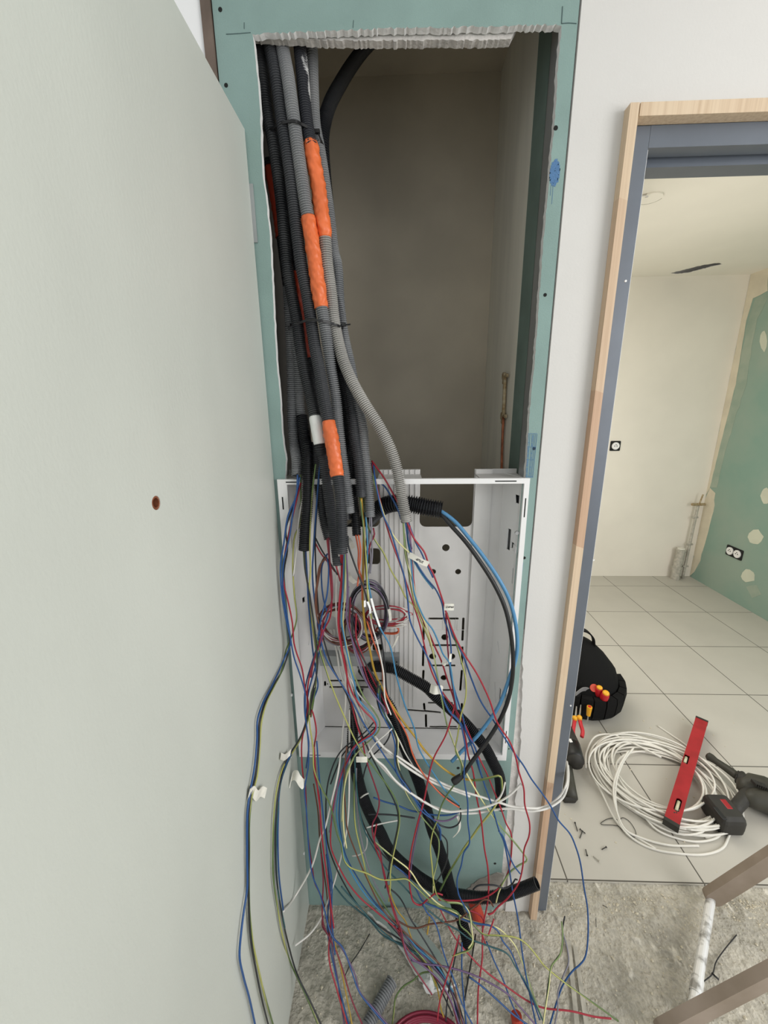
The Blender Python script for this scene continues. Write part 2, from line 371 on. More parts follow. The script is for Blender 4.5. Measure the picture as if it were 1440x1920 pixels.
# second, inner board seen along the top cut and down the left
i_top = px2([(958, 88), (958, 66), (900, 60), (700, 62)], .014)
inner = jag(px2([(480, 68), (560, 72), (640, 76), (760, 76), (860, 75), (930, 74), (958, 73)], .017), 0.0016, .004, 6)
plate('wall_center_backing', [[(-0.3, CEIL)] + [(-0.3, inner[0][1])] + inner + [(inner[-1][0] + .012, inner[-1][1] + .02), (inner[-1][0] + .012, CEIL)]], XZ(0.017), 0.017, (M['gypsum'], M['gypsum']), )['kind'] = 'structure'
# white wall around the doorway (opening x 0.455.., z < 2.03)
DX0, DZ = 0.447, 2.03
wr = [(TR + .003, CEIL), (TR + .003, .93)]
wr += jag([(TR + .004, .93), (TR + .012, .80), (TR + .022, .60), (TR + .020, .45), (TR + .024, .30), (TR + .020, .1), (TR + .02, 0)], .002, .012, 9)
wr += [(.424, 0), (.424, 2.056), (2.6, 2.056), (2.6, CEIL)]
struct(plate('wall_right', [wr], XZ(-0.002), 0.074, (M['white_wall'], M['white_wall'])))
struct(plate('wall_right_backing', [rect(TR + .0005, 0.0, TR + .05, 1.0)], XZ(0.004), 0.01, (M['gypsum'], M['gypsum'])))
b = MB(); b.box((-3.0, 0.0, 0), (-0.3465, 0.06, CEIL)); struct(b.build('wall_left', M['bright_wall']))
b = MB(); b.box((-0.346, -0.004, 0), (-0.3285, 0.05, CEIL)); struct(b.build('trim_1', M['brown_gap']))

# details on the green board: children of the wall
def mark(name, px, py, r, m, Y=-0.0006, th=.001, n=14):
    p = atY(px, py, 0); mb = MB(); mb.disc((p.x, Y + th / 2, p.z), (0, 1, 0), r, th, n); return mb.build(name, m, wall)
for (a, b_, r) in ((413, 18, .0036), (424, 160, .0036), (1042, 240, .0040), (1022, 553, .0035), (1001, 841, .0038), (983, 1046, .0036), (859, 1440, .0042), (928, 1619, .0040), (954, 1404, .002)):
    mark('screw', a, b_, r, M['hole'], -0.0004)
def stroke(name, pts, r, m, parent=wall, Y=-0.0004):
    P = [atY(a, c, Y) for a, c in pts]; mb = MB(); mb.tube(spline(P, .006), r, 5); return mb.build(name, m, parent)
stroke('pencil_mark', [(424, 64), (445, 63), (470, 61)], .0006, M['pencil']); stroke('pencil_mark', [(458, 42), (458, 54)], .0005, M['pencil'])
stroke('pencil_mark', [(1053, 44), (1066, 43), (1081, 44)], .0007, M['pencil']); stroke('pencil_mark', [(1055, 12), (1053, 44)], .0007, M['pencil'])
stroke('pencil_mark', [(663, 38), (662, 52)], .0005, M['pencil'])
mb = MB()                                            # blue oval stamp
for k in range(15):
    t = -0.93 + k * 0.133; hw = math.sqrt(max(0, 1 - t * t)); c = atY(1040, 325, 0)
    x = c.x + t * .0095; z = c.z
    mb.box((x - .0005, -.0005, z - .024 * hw * random.uniform(.75, 1)), (x + .0005, 0.0002, z + .024 * hw * random.uniform(.85, 1)))
    for q in range(6):
        zz = z + random.uniform(-1, 1) * .022 * hw; mb.box((x - .0007, -.0006, zz - .0012), (x + .0007, 0.0002, zz + .0012))
mb.box((c.x - .001, -.0005, c.z - .05), (c.x - .0005, .0002, c.z - .02)); mb.box((c.x - .005, -.0005, c.z - .036), (c.x - .0045, .0002, c.z - .018))
mb.build('ink_stamp', M['blue_ink'], wall)
mb = MB()                                            # printed panel by the box corner
for x0 in (991, 994, 998, 1001, 1004, 1007):
    P = [atY(x0, 814, -.0004), atY(x0 - 5 - (x0 - 991) * .2, 896, -.0004)]; mb.tube(P, .00045, 4)
for y0 in (813, 838, 862, 894): mb.tube([atY(990 - (y0 - 813) * .06, y0, -.0004), atY(1007 - (y0 - 813) * .09, y0, -.0004)], .00045, 4)
for k in range(26):
    y0 = 818 + k * 2.9; c = atY(993 - (y0 - 813) * .07 + random.choice((0, 6)), y0, -.0004); mb.box((c.x - .0012, -.0006, c.z - .0006), (c.x + .0012, .0002, c.z + .0006))
mb.build('printed_panel', M['blue_ink'], wall)
for k in range(2):                                    # vertical trickles of blue print lower on the strip
    stroke('pencil_mark', [(986 - k * 5, 905 + k * 150), (972 - k * 5, 1030 + k * 150)], .0004, M['blue_ink'])
# mortar smear at the foot of the green board
L = px2([(858, 1697), (872, 1670), (888, 1655), (902, 1645), (920, 1640), (932, 1634), (944, 1640), (938, 1697)])
plate('mortar_patch', [jag(L + [L[0]], .002, .008, 12)[:-1]], XZ(-0.0025), .004, M['mortar'], wall)

# niche interior
NB, NR = 0.52, 0.300
b = MB(); b.box((-0.46, NB, 0), (NR + .07, NB + .03, CEIL)); struct(b.build('wall_niche_back', M['kraft']))
b = MB(); b.box((NR, 0.165, 0), (NR + .016, NB, CEIL)); struct(b.build('wall_niche_right', M['beige_board']))
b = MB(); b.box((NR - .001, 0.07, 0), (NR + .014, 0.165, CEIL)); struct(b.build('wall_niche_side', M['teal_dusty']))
b = MB(); b.box((-0.325, 0.052, 0), (-0.305, NB, CEIL)); struct(b.build('wall_niche_left', M['dark_niche']))  # coloured near-black to paint in the shade left of the conduits
b = MB(); b.box((-0.46, 0.03, 0), (-0.3, .05, CEIL)); struct(b.build('wall_niche_front', M['dark_niche']))
b = MB(); b.box((NR - .006, 0.0145, 0), (NR - .0045, 0.062, 2.4)).box((NR - .006, .0605, 0), (NR + .012, .062, 2.4)).box((NR - .006, 0.0145, 0), (NR + .012, .016, 2.4))
tag(b.build('metal_stud', M['steel']), 'galvanised steel stud standing just inside the right cut edge of the wall opening', 'stud')
# floors and ceiling
def rough_floor():
    nx, ny = 420, 250; x0, x1, y0, y1 = -0.34, 1.5, -0.95, 0.086
    vs = []; fs = []
    for j in range(ny + 1):
        for i in range(nx + 1):
            x = x0 + (x1 - x0) * i / nx; y = y0 + (y1 - y0) * j / ny
            h = -0.003 + 0.0030 * noise.noise(Vector((x * 9, y * 9, 1))) + 0.0022 * noise.noise(Vector((x * 34, y * 34, 5))) + 0.0016 * noise.noise(Vector((x * 90, y * 90, 5)))
            wl = max(0, 1 - abs(y + .01) / .07); h += wl * .005 * (1 + noise.noise(Vector((x * 30, y * 30, 8))))
            kk = noise.noise(Vector((x * 42 + y * 20, y * 42, 3))); h += max(0, kk - .12) * .012 * (1 if y > -.5 else 0)
            if x > 0.5: h += max(0, 1 - abs(y - .05) / .05) * .002
            vs.append((x, y, h))
    for j in range(ny):
        for i in range(nx): a = j * (nx + 1) + i; fs.append((a, a + 1, a + nx + 2, a + nx + 1))
    mb = MB(); mb.add(vs, fs); return mb.build('floor', M['concrete'], smooth=True)
struct(rough_floor())
b = MB(); b.box((0.42, 0.086, -0.05), (3.2, 2.6, 0.003)); struct(b.build('floor_tiled', M['tile']))
b = MB(); b.box((-3.0, -4.0, -0.06), (3.2, 2.7, -0.02)); struct(b.build('floor_slab', M['concrete']))
b = MB(); b.box((-3.0, -2.0, CEIL), (3.2, 0.07, CEIL + .05)); struct(b.build('ceiling', M['bright_wall']))
b = MB(); b.box((-.5, .07, CEIL - .03), (.4, .6, CEIL + .05)); struct(b.build('ceiling_niche', M['kraft']))

# ------------------------------------------------------------------ setting: bedroom through the doorway
BY, BX = 2.58, 2.71
b = MB(); b.box((0.42, BY, 0), (BX + .05, BY + .05, CEIL + .12)); bw = struct(b.build('wall_far', M['bed_wall']))
rw = plate('wall_far_right', [rect(.07, 0, BY, CEIL)], lambda u, v, w: (BX + w, u, v), .05, M['filler_green'], axis=0); struct(rw)
b = MB(); b.box((0.385, .08, 0), (.41, BY, CEIL)); struct(b.build('wall_bedroom_left', M['bed_wall']))
hole_c = atZ(1305, 503, CEIL)
b = MB()
bc = plate('ceiling_bedroom', [rect(.38, .072, BX + .05, BY + .03), jag([(c[0], c[1]) for c in [(2.06, 2.50), (2.12, 2.42), (2.18, 2.33), (2.26, 2.30), (2.30, 2.33), (2.24, 2.42), (2.19, 2.51), (2.12, 2.53), (2.06, 2.50)]], .006, .012, 5)[:-1]],
           lambda u, v, w: (u, v, CEIL + w), .003, (M['bed_ceiling'], M['gypsum']), axis=2); struct(bc)
b = MB(); b.box((1.8, 2.1, CEIL + .08), (2.6, BY, CEIL + .1)); struct(b.build('ceiling_void', M['hole']))
b = MB(); b.box((.38, .074, CEIL + .1), (BX + .05, BY + .05, CEIL + .12)); struct(b.build('ceiling_bedroom_top', M['dark_niche']))
# corner joint: cream band on the right wall, skim and filler spots
def wall_patch(name, pts, m, off, parent=rw, seed=3, amp=.006):
    L = [(p.y, p.z) for p in (atX(a, c, BX) for a, c in pts)]
    L = [(min(y, BY - .002), z) for y, z in L]
    return plate(name, [jag(L + [L[0]], amp, .05, seed)[:-1]], lambda u, v, w: (BX - off + w, u, v), off - .0002, m, parent, axis=0)
wall_patch('joint_tape', [(1399, 505), (1440, 492), (1440, 545), (1412, 560), (1400, 600), (1380, 720), (1350, 840), (1331, 915), (1318, 925), (1338, 830), (1370, 680)], M['filler'], .0022, amp=.003)
wall_patch('filler_smear', [(1402, 605), (1416, 560), (1440, 548), (1440, 560), (1420, 600), (1412, 640), (1400, 720), (1374, 800), (1360, 850), (1345, 915), (1330, 912), (1352, 830), (1382, 715)], M['thin_filler'], .0016, amp=.008)
wall_patch('filler_patch', [(1331, 915), (1341, 925), (1336, 970), (1325, 1010), (1310, 1060), (1302, 1074), (1290, 1080), (1304, 1000), (1318, 940)], M['filler'], .0026, amp=.008)
for i, (cx, cy, rx, rz) in enumerate(((1436, 930, 9, 15), (1417, 1007, 14, 14), (1403, 1080, 13, 12), (1432, 640, 6, 20))):
    wall_patch('filler_spot', [(cx + rx * math.cos(t), cy + rz * math.sin(t)) for t in [k * math.pi / 5 for k in range(10)]], M['white_filler'], .002, seed=i, amp=.006)
wall_patch('filler_smear', [(1398, 1100), (1420, 1095), (1425, 1115), (1410, 1120)], M['thin_filler'], .0012, amp=.01)

def socket(name, x, z, n, on, label, group=None):
    e = empty(name); e.location = (x, BY - .001, z) if on == 'far' else (BX - .001, x, z)
    def pt(u, v, w):      # u along wall, w out of the wall
        return (u, -w, v) if on == 'far' else (-w, u, v)
    step = .071; W = .042
    f = plate('mounting_frame', [rrect(-W, -W, W + (n - 1) * step, W, .008)], lambda u, v, w: pt(u if on == 'far' else -u + 0, v, w), .006, M['hole'], e, axis=1 if on == 'far' else 0)
    for k in range(n):
        u = k * step * (1 if on == 'far' else -1)
        mb = MB(); c = Vector(pt(u, 0, .009)); nr = Vector(pt(0, 0, 1))
        mb.disc(c, nr, .031, .010, 28); o = mb.build('socket_face', M['white_plastic'], e, smooth=False)
        mb = MB()
        for s in (-1, 1): mb.disc(Vector(pt(u + s * .0095, 0, .0145)), nr, .004, .002, 10)
        mb.disc(Vector(pt(u, .012, .0155)), nr, .003, .005, 10); mb.build('pin_hole', M['hole'], o)
    return tag(e, label, 'socket')
p = atY(1153, 836, BY); socket('wall_socket', p.x, p.z, 1, 'far', 'single round white socket in a black frame on the cream bedroom wall')
p = atX(1371, 1033, BX); socket('wall_socket', p.y, p.z, 2, 'right', 'double round white socket low on the green board wall')
# ceiling cover with thin loop
p = atZ(1218, 370, CEIL)
e = empty('ceiling_cover', (p.x, p.y, CEIL - .003)); mb = MB(); mb.disc((0, 0, 0), (0, 0, 1), .055, .006, 28); mb.build('cover_disc', M['bed_ceiling'], e)
mb = MB(); mb.tube(spline([(-.05, -.02, -.005), (-.07, -.05, -.012), (-.055, -.07, -.02), (-.035, -.05, -.016), (-.03, -.02, -.006)], .005), .002, 6); mb.build('pull_loop', M['grey_plastic'], e)
mb = MB(); mb.tube([(.056 * math.cos(k * .19), .056 * math.sin(k * .19), -.002) for k in range(22)], .0022, 6); mb.build('rim', M['pvc'], e)
tag(e, 'round plastic cover with a small loop on the bedroom ceiling', 'ceiling cover')
# drain pipe and supply pipe in the corner
p = atY(1266, 1080, 2.52); q = atY(1268, 1020, 2.52)
e = empty('drain_pipe', (p.x, 2.52, 0.003)); mb = MB()
mb.tube([(0, 0, 0), (.0, 0, .10), (.0, 0, .101), (.0, 0, .125), (0, 0, .126), (.008, 0, .26), (.008, 0, .262), (.008, 0, .29)], [.036, .036, .041, .041, .035, .035, .040, .040], 20)
mb.build('pipe_body', M['pvc'], e, smooth=False); mb = MB(); mb.disc((.008, 0, .293), (0, 0, 1), .030, .008, 18); mb.build('cap', M['paper'], e)
tag(e, 'short thick grey waste pipe rising from the tiles in the bedroom corner', 'pipe')
e = empty('supply_pipe', (p.x + .075, 2.53, 0.003)); mb = MB()
mb.tube(spline([(0, 0, 0), (0.005, 0, .3), (.012, 0, .70)], .05), .011, 12); mb.build('pipe_body', M['pvc'], e, smooth=True)
mb = MB(); mb.tube([(-.05, -.01, .70), (.06, -.01, .70)], .012, 10); mb.tube([(.012, -.01, .70), (.02, -.02, .79)], .006, 8); mb.build('valve', M['verdigris'], e)
for z in (.12, .33, .58): mb = MB(); mb.tube([(-.02, 0, z), (.03, 0, z)], .009, 8); mb.build('clip', M['pvc'], e)
tag(e, 'thin grey water pipe with a valve running up the bedroom corner', 'pipe')

# ------------------------------------------------------------------ door frame and its timber batten (slightly out of plumb)
def post(mb, b0, b1, t0, t1, y0, y1, zt):
    return mb.loft([[Vector((b0, y0, 0)), Vector((b1, y0, 0)), Vector((b1, y1, 0)), Vector((b0, y1, 0))],
                    [Vector((t0, y0, zt)), Vector((t1, y0, zt)), Vector((t1, y1, zt)), Vector((t0, y1, zt))]])
struct(post(MB(), .412, .431, .416, .432, -.022, .003, 2.067).build('trim_2', M['wood']))
b = MB(); b.box((0.434, -0.022, 2.047), (2.2, 0.003, 2.067)); struct(b.build('trim_3', M['wood']))
e = empty('door_2'); struct(e)
b = MB(); post(b, .425, .469, .425, .470, .0035, .02, 2.046); post(b, .448, .463, .448, .464, .02, .085, 2.03); b.build('jamb', M['grey_metal'], e)
b = MB(); post(b, .4693, .4709, .4703, .4719, .006, .012, 2.01); b.build('seal', M['white_plastic'], e)
b = MB()
b.box((0.4705, 0.0035, 2.012), (2.2, 0.034, 2.0465)).box((.462, .034, 2.016), (2.2, .044, 2.03)).box((.462, .044, 2.000), (2.2, .085, 2.03))
b.build('head', M['grey_metal'], e)
b = MB()
for (a, c) in ((1173, 527), (1113, 1050), (1070, 1323), (1046, 1680)):
    q = atY(a, c, -.0125); b.disc(q, (0, 1, 0), .0022, .002, 8)
b.build('paint_fleck', M['white_plastic'], e)

# ------------------------------------------------------------------ the open door leaf on the left
LX = -0.285
e = empty('door_1', (LX - .02, -0.45, 0)); struct(e)
hp = atX(293, 943, LX)
o = plate('leaf', [rect(-0.93, 0.008, -0.004, 2.058), circ(hp.y, hp.z, .0085)], lambda u, v, w: (LX - w, u, v), .039, (M['leaf'], M['leaf']), axis=0); under(o, e)
mb = MB(); r0 = [(LX - .001 - .03 * (i / 3), 0, 0) for i in range(4)]
mb.tube([(LX - .0008, hp.y, hp.z), (LX - .03, hp.y, hp.z)], .0084, 16); 
mb2 = MB(); ring = []
for k in range(20): t = 2 * math.pi * k / 20; ring.append((hp.y + .0078 * math.cos(t), hp.z + .0078 * math.sin(t)))
o = plate('spyhole_rim', [circ(hp.y, hp.z, .0086), circ(hp.y + .001, hp.z, .0058)], lambda u, v, w: (LX - .001 - w, u, v), .012, M['copper'], axis=0); under(o, e)
o = MB().disc((LX - .028, hp.y, hp.z), (1, 0, 0), .0084, .002, 16).build('spyhole_back', M['brown_gap']); under(o, e)
q0 = atY(472, 345, -.002); q1 = atY(479, 455, -.002)
o = MB().box((LX - .004, -.0035, q1.z), (LX + .007, -.0015, q0.z)).build('hinge_plate', M['steel']); under(o, e); o['label'] = 'pale steel hinge plate'
for (a, c) in ((547, 1303), (545, 1418), (570, 1600)):
    q = atX(a, c, LX + .001); mb = MB(); mb.disc(q, (1, 0, 0), .004, .004, 10); o = mb.build('screw_cap', M['white_plastic']); under(o, e)

# ------------------------------------------------------------------ electrical enclosure
BX0, BX1, BZ0, BZ1, BD = -0.276, 0.300, 0.601, 1.391, 0.082
e_box = empty('electrical_enclosure', (0, 0.0, BZ0))
def bo(o): return under(o, e_box)
lw = .012
fr = plate('front_frame', [rect(BX0, BZ0, BX1, BZ1), rect(BX0 + .022, BZ0 + .018, BX1 - lw, BZ1 - lw)], XZ(-0.009), .009, M['white_plastic']); bo(fr)
for (x0, z0, x1, z1) in ((.222, BZ1 - .0075, .27, BZ1 - .005), (BX1 - .0075, 1.30, BX1 - .005, 1.345), (BX0 + .008, 1.32, BX0 + .011, 1.35), (BX0 + .02, BZ1 - .0075, BX0 + .05, BZ1 - .005), (BX0 + .03, BZ0 + .006, BX0 + .06, BZ0 + .008), (.24, BZ0 + .008, .275, BZ0 + .0105), (BX1 - .007, .66, BX1 - .005, .70)):
    bo(MB().box((x0, -.0094, z0), (x1, -.0085, z1)).build('frame_slot', M['hole']))
def P8(px, py): q = atY(px, py, BD); return (q.x, q.z)
holes = []
def slot(x0, y0, x1, y1, w=.0032):
    a = P8(x0, y0); c = P8(x1, y1); d = Vector((c[0] - a[0], c[1] - a[1])); n = Vector((-d.y, d.x)).normalized() * w; t = d.normalized() * w * .6
    holes.append([(a[0] + n.x - t.x * 0, a[1] + n.y), (a[0] - t.x, a[1] - t.y), (a[0] - n.x, a[1] - n.y), (c[0] - n.x, c[1] - n.y), (c[0] + t.x, c[1] + t.y), (c[0] + n.x, c[1] + n.y)])
for s in ((804, 1160, 859, 1160), (869, 1159, 867, 1201), (794.5, 1167, 794, 1200), (794, 1212, 793, 1249), (867, 1213, 866, 1246), (806, 1210, 856, 1210), (807, 1248, 853, 1248),
          (794, 1257, 793, 1282), (866, 1257, 863, 1295), (829, 1294, 851, 1294), (803, 1318, 848, 1318), (795, 1319, 796, 1331), (798.5, 1340, 799, 1364), (806, 1363, 856, 1363), (866, 1319, 866, 1340), (762, 1331, 826, 1336),
          (618, 1276.5, 650, 1276.5), (662, 1276.5, 690, 1276.5), (705, 1276.5, 738, 1276.5), (618, 1288.5, 650, 1288.5), (662, 1288.5, 690, 1288.5), (705, 1288.5, 738, 1288.5), (744.5, 1277, 745, 1286), (609.5, 1278, 609.5, 1286),
          (612, 1376, 609, 1394)): slot(*s)
for (a, c, r) in ((836, 1027, .0098), (812, 1072, .0078), (859, 1072, .0078), (834, 1195, .0098), (811, 1231, .0098), (847, 1231, .0098), (832, 1271, .0090), (739, 1282.5, .0025), (614, 1282.5, .0025), (751, 1116, .0016), (756, 1132, .0016)):
    q = P8(a, c); holes.append(circ(q[0], q[1], r))
q = P8(713, 1214); holes.append(rrect(q[0] - .022, q[1] - .0105, q[0] + .02, q[1] + .0105, .004))
q = P8(676, 1170); holes.append(rrect(q[0] - .02, q[1] - .02, q[0] + .02, q[1] + .02, .004))
holes.append(rrect(-.082, 1.145, -.045, 1.19, .01))
def notch(x0, x1, zt, zb_, r=.016):
    out = [(x0, zt)]
    for k in range(6): t = math.pi + k * math.pi / 10; out.append((x0 + r + r * math.cos(t), zb_ + r + r * math.sin(t)))
    for k in range(6): t = 1.5 * math.pi + k * math.pi / 10; out.append((x1 - r + r * math.cos(t), zb_ + r + r * math.sin(t)))
    out.append((x1, zt)); return out
zt = BZ1 + .008
outer = [(BX0 + .004, BZ0 + .02), (BX0 + .004, zt)] + notch(-.186, -.045, zt, 1.249) + notch(.058, .193, zt, 1.249) + [(BX1 - .004, zt), (BX1 - .004, BZ0 + .02)]
bp = plate('back_plate', [outer] + holes, XZ(BD), .003, M['grey_plastic']); bo(bp)
b = MB()      # raised ribbed channel of the middle column and side columns
for (x0, x1, z0, z1) in ((-.043, .056, .70, zt), (.195, .236, .76, zt)):
    b.box((x0, BD - .006, z0), (x1, BD + .0005, z1))
    if x0 < 0:
        for k in range(7): b.box((x0 + .01 + k * .013, BD - .0078, z0), (x0 + .013 + k * .013, BD - .0058, z1))
bo(b.build('ribbed_channel', M['grey_plastic']))
b = MB()
for (x0, x1, z0, z1) in ((.087, .125, .95, .985), (.13, .16, .95, .985), (.165, .185, .95, .98), (.03, .05, .93, .96)):
    b = MB(); b.box((x0, BD - .001, z0), (x1, BD + .0005, z0 + .0012)).box((x0, BD - .001, z0), (x0 + .0012, BD + .0005, z1)).box((x1, BD - .001, z0), (x1 + .0012, BD + .0005, z1)); bo(b.build('moulded_rib', M['grey_plastic']))
# side walls with slots
def YZ(X, s): return lambda u, v, w: (X + s * w, u, v)
def sl(y, z0, z1, w=.002, lean=0.0): return [(y - w, z0), (y + w, z0), (y + w + lean, z1), (y - w + lean, z1)]
rs = plate('side_wall', [rect(0.0, BZ0 + .002, BD, BZ1 - .002), sl(.02, 1.325, 1.345, .012, .004), sl(.046, 1.20, 1.255, .007), sl(.030, 1.21, 1.225, .006), sl(.018, 1.12, 1.16, .004), sl(.05, .90, .93, .0015, .01), sl(.035, .76, .80, .0035), sl(.05, .74, .80, .0016, .01), sl(.04, .64, .68, .0016, .01)], lambda u, v, w: (BX1 - .006 - u * .35 + w, u, v), .003, M['white_plastic'], axis=0); bo(rs)
ls = plate('side_wall', [rect(0.0, BZ0 + .002, BD, BZ1 - .002), sl(.035, 1.31, 1.345, .003, .02), sl(.03, 1.06, 1.075, .006), sl(.035, .93, .975, .002, .018), sl(.045, .885, .905, .002, .008), sl(.03, .78, .82, .002, .015)], lambda u, v, w: (BX0 + .020 + u * .45 - w, u, v), .003, M['white_plastic'], axis=0); bo(ls)
b = MB(); b.box((BX0 + .01, 0.0, BZ0 + .012), (BX1 - .004, BD, BZ0 + .017)); bo(b.build('bottom_wall', M['white_plastic']))
b = MB()
for (x0, x1) in ((BX0 + .005, -.186), (-.045, .058), (.193, BX1 - .004)): bo(MB().box((x0, 0.0, BZ1 - .006), (x1, BD, BZ1 - .003)).build('top_wall', M['grey_plastic']))
b = MB(); b.box((BX1 - .016, .004, 1.205), (BX1 - .0035, .026, 1.222)).box((BX1 - .012, -.002, 1.195), (BX1 - .005, .012, 1.210)); bo(b.build('latch', M['white_plastic']))
q = atY(969, 999, -.001); bo(MB().disc(q, (0, 1, 0), .0045, .006, 12).build('latch_screw', M['chrome']))
q0 = P8(604, 1237); q1 = P8(749, 1221)
b = MB(); b.box((q0[0], BD - .028, q0[1]), (q1[0], BD - .026, q1[1])).box((q0[0], BD - .028, q1[1]), (q1[0], BD, q1[1] + .0015)); dr = b.build('mounting_rail', M['steel']); bo(dr)
o = MB().disc((q1[0] - .008, BD - .0285, (q0[1] + q1[1]) / 2), (0, 1, 0), .002, .001, 10).build('rail_hole', M['hole'], dr)
tag(e_box, 'large white recessed electrical enclosure with slotted back plate set in the wall opening', 'electrical box')

# old copper pipe with corroded clamps on the niche side wall
c0, c1, c2 = atX(947, 705, NR - .008), atX(944, 780, NR - .008), atX(940, 895, NR - .008)
e = empty('copper_pipe', c1)
o = MB().tube(spline([c0, c1], .02), .0048, 10).build('sleeve', M['verdigris'], smooth=True); under(o, e)
o = MB().tube(spline([c1, c1.lerp(c2, .5) + Vector((0, .003, 0)), c2, c2 - Vector((0, 0.003, .35))], .02), .0036, 10).build('pipe_body', M['copper'], smooth=True); under(o, e)
for c in (c0, c1):
    mb = MB(); mb.tube([c + Vector((0, -.02, 0)), c + Vector((0, .022, 0))], .0035, 8); mb.disc(c + Vector((0, .01, 0)), (1, 0, 0), .010, .008, 12); mb.disc(c + Vector((0, -.02, 0)), (1, 0, 0), .005, .006, 10)
    mb.disc(c + Vector((0, .008, -.014)), (1, 0, 0), .007, .006, 10)
    o = mb.build('clamp', M['verdigris']); under(o, e)
tag(e, 'old copper pipe with corroded brass clamps on the beige niche wall', 'pipe')


# ------------------------------------------------------------------ conduits and wires
def hang(py):      # how far in front of the wall things hang, by height in the picture
    T = ((0, .05), (600, .03), (850, -.01), (1000, -.03), (1200, -.045), (1450, -.075), (1700, -.13), (1800, -.19), (1920, -.26))
    for (a, ya), (b_, yb) in zip(T, T[1:]):
        if py <= b_: return ya + (yb - ya) * (py - a) / (b_ - a)
    return -.26
def path(s, r, off=0.0, floor=True, leaf=True):
    out = []
    for w in s.split():
        c = [float(t) for t in w.split(',')]
        Y = c[2] if len(c) > 2 else hang(c[1]) + off
        p = atY(c[0], c[1], Y)
        if floor and p.z < r + .003: p = atZ(c[0], c[1], r + .003)
        if leaf and p.x < LX + r + .004 and Y < 0: p = atX(c[0], c[1], LX + r + .004)
        out.append(p)
    return out

def corr_mesh(P, ro, pitch, n=14, depth=.13, t0=0.0, t1=1.0, jit=0.0):
    pts = spline(P, pitch / 4); m = len(pts); pts = pts[int(m * t0):max(int(m * t1), 3)]
    rs = [(ro, ro, ro * (1 - depth), ro * (1 - depth))[i % 4] for i in range(len(pts))]
    return pts, rs
def conduit(label, s, r, mat_, pitch=.0043, off=0.0, tapes=(), group=None, open_end=False, paint=None, hollow=True, depth=.24):
    P = path(s, r, off)
    pts, rs = corr_mesh(P, r, pitch, depth=depth)
    mb = MB(); mb.tube(pts, rs, 14, cap=False)
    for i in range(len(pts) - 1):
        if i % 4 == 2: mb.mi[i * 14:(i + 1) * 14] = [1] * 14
    if True:      # open mouth: inner skin and rim
        fr = frames(pts); e = len(pts) - 1; u, w = fr[e]; n = 14; L = min(14, len(pts) - 2)
        a = [Vector(pts[e]) + (u * math.cos(2 * math.pi * k / n) + w * math.sin(2 * math.pi * k / n)) * rs[e] for k in range(n)]
        b_ = [Vector(pts[e]) + (u * math.cos(2 * math.pi * k / n) + w * math.sin(2 * math.pi * k / n)) * r * .80 for k in range(n)]
        u, w = fr[e - L]
        c = [Vector(pts[e - L]) + (u * math.cos(2 * math.pi * k / n) + w * math.sin(2 * math.pi * k / n)) * r * .78 for k in range(n)]
        mb.loft([a, b_, c], 0, cap=False)
        k = len(mb.v) - n; mb.f.append(tuple(range(k, k + n))); mb.mi.append(0)
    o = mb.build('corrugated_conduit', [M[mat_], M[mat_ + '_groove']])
    for (t0, t1, tm, k, lab) in tapes:
        q = spline(P, .0022); m = len(q); q = q[int(m * t0):int(m * t1) + 1]
        rr = []
        for i in range(len(q)):
            a = i / (len(q) - 1); rr.append(r * k * (.93 + .07 * min(1, min(a, 1 - a) * 12)))
        mb = MB(); NS = 30; mb.tube(q, rr, NS)
        for i, v in enumerate(mb.v):
            w3 = Vector((v[0] * 1.0 + v[2] * .55, v[1], v[2] * .6)); nn = (abs(noise.noise(w3 * 90)) * .0042 + abs(noise.noise(w3 * 190)) * .0016 - .0012) if k > 1.06 else noise.noise(Vector(v) * 60) * .0003
            c = q[min(i // NS, len(q) - 1)]; d = (Vector(v) - c); 
            if d.length > 1e-6: mb.v[i] = tuple(Vector(v) + d.normalized() * nn)
        t = mb.build('tape', M[tm], o, smooth=True); t['label'] = lab
    return tag(o, label, 'conduit', group or 'corrugated conduits')

OT = 'crumpled orange tape'
conduit('worn black conduit at the left of the bundle, white tape near its lower end',
        '478,20,.10 484,70,.07 491,130,.06 502,217,.055 512,264,.05 527,370,.045 538,495,.04 548,558,.035 557,602,.03 563,650,.02 570,691,.01 582,741,0 589,775,-.012 600,835,-.03 603,852,-.03',
        .0128, 'cond_worn', tapes=((.905, .975, 'tape_white', 1.05, 'white tape sleeve'),))
conduit('dark grey conduit second from left in the bundle, orange tape just above the box',
        '500,20,.08 506,80,.055 516,133,.045 527,208,.04 533,250,.035 544,320,.03 555,417,.025 565,497,.02 575,547,.018 583,600,.012 590,647,.005 600,700,-.01 611,765,-.03 622,826,-.05 629,869,-.06 637,925,-.08 640,971,-.09 641,1038,-.10',
        .0132, 'cond_dark', tapes=((.735, .845, 'tape_orange', 1.13, OT),))
conduit('mid grey front conduit with long orange tape above the lower cable tie',
        '524,20,.07 529,84,.05 540,145,.038 549,211,.03 560,292,.025 573,383,.02 583,440,.018 597,540,.012 607,600,.006 614,647,.004 620,691,.006 629,744,.01 634,800,.0 640,850,-.01 646,890,-.02 652,930,-.03 655,962,-.035',
        .0128, 'cond_grey', tapes=((.375, .55, 'tape_orange', 1.15, OT),))
conduit('black conduit smeared with white plaster at the top of the bundle',
        '556,20,.085 562,86,.065 567,139,.055 573,208,.048 581,264,.04 584,275,.038', .0125, 'cond_paint')
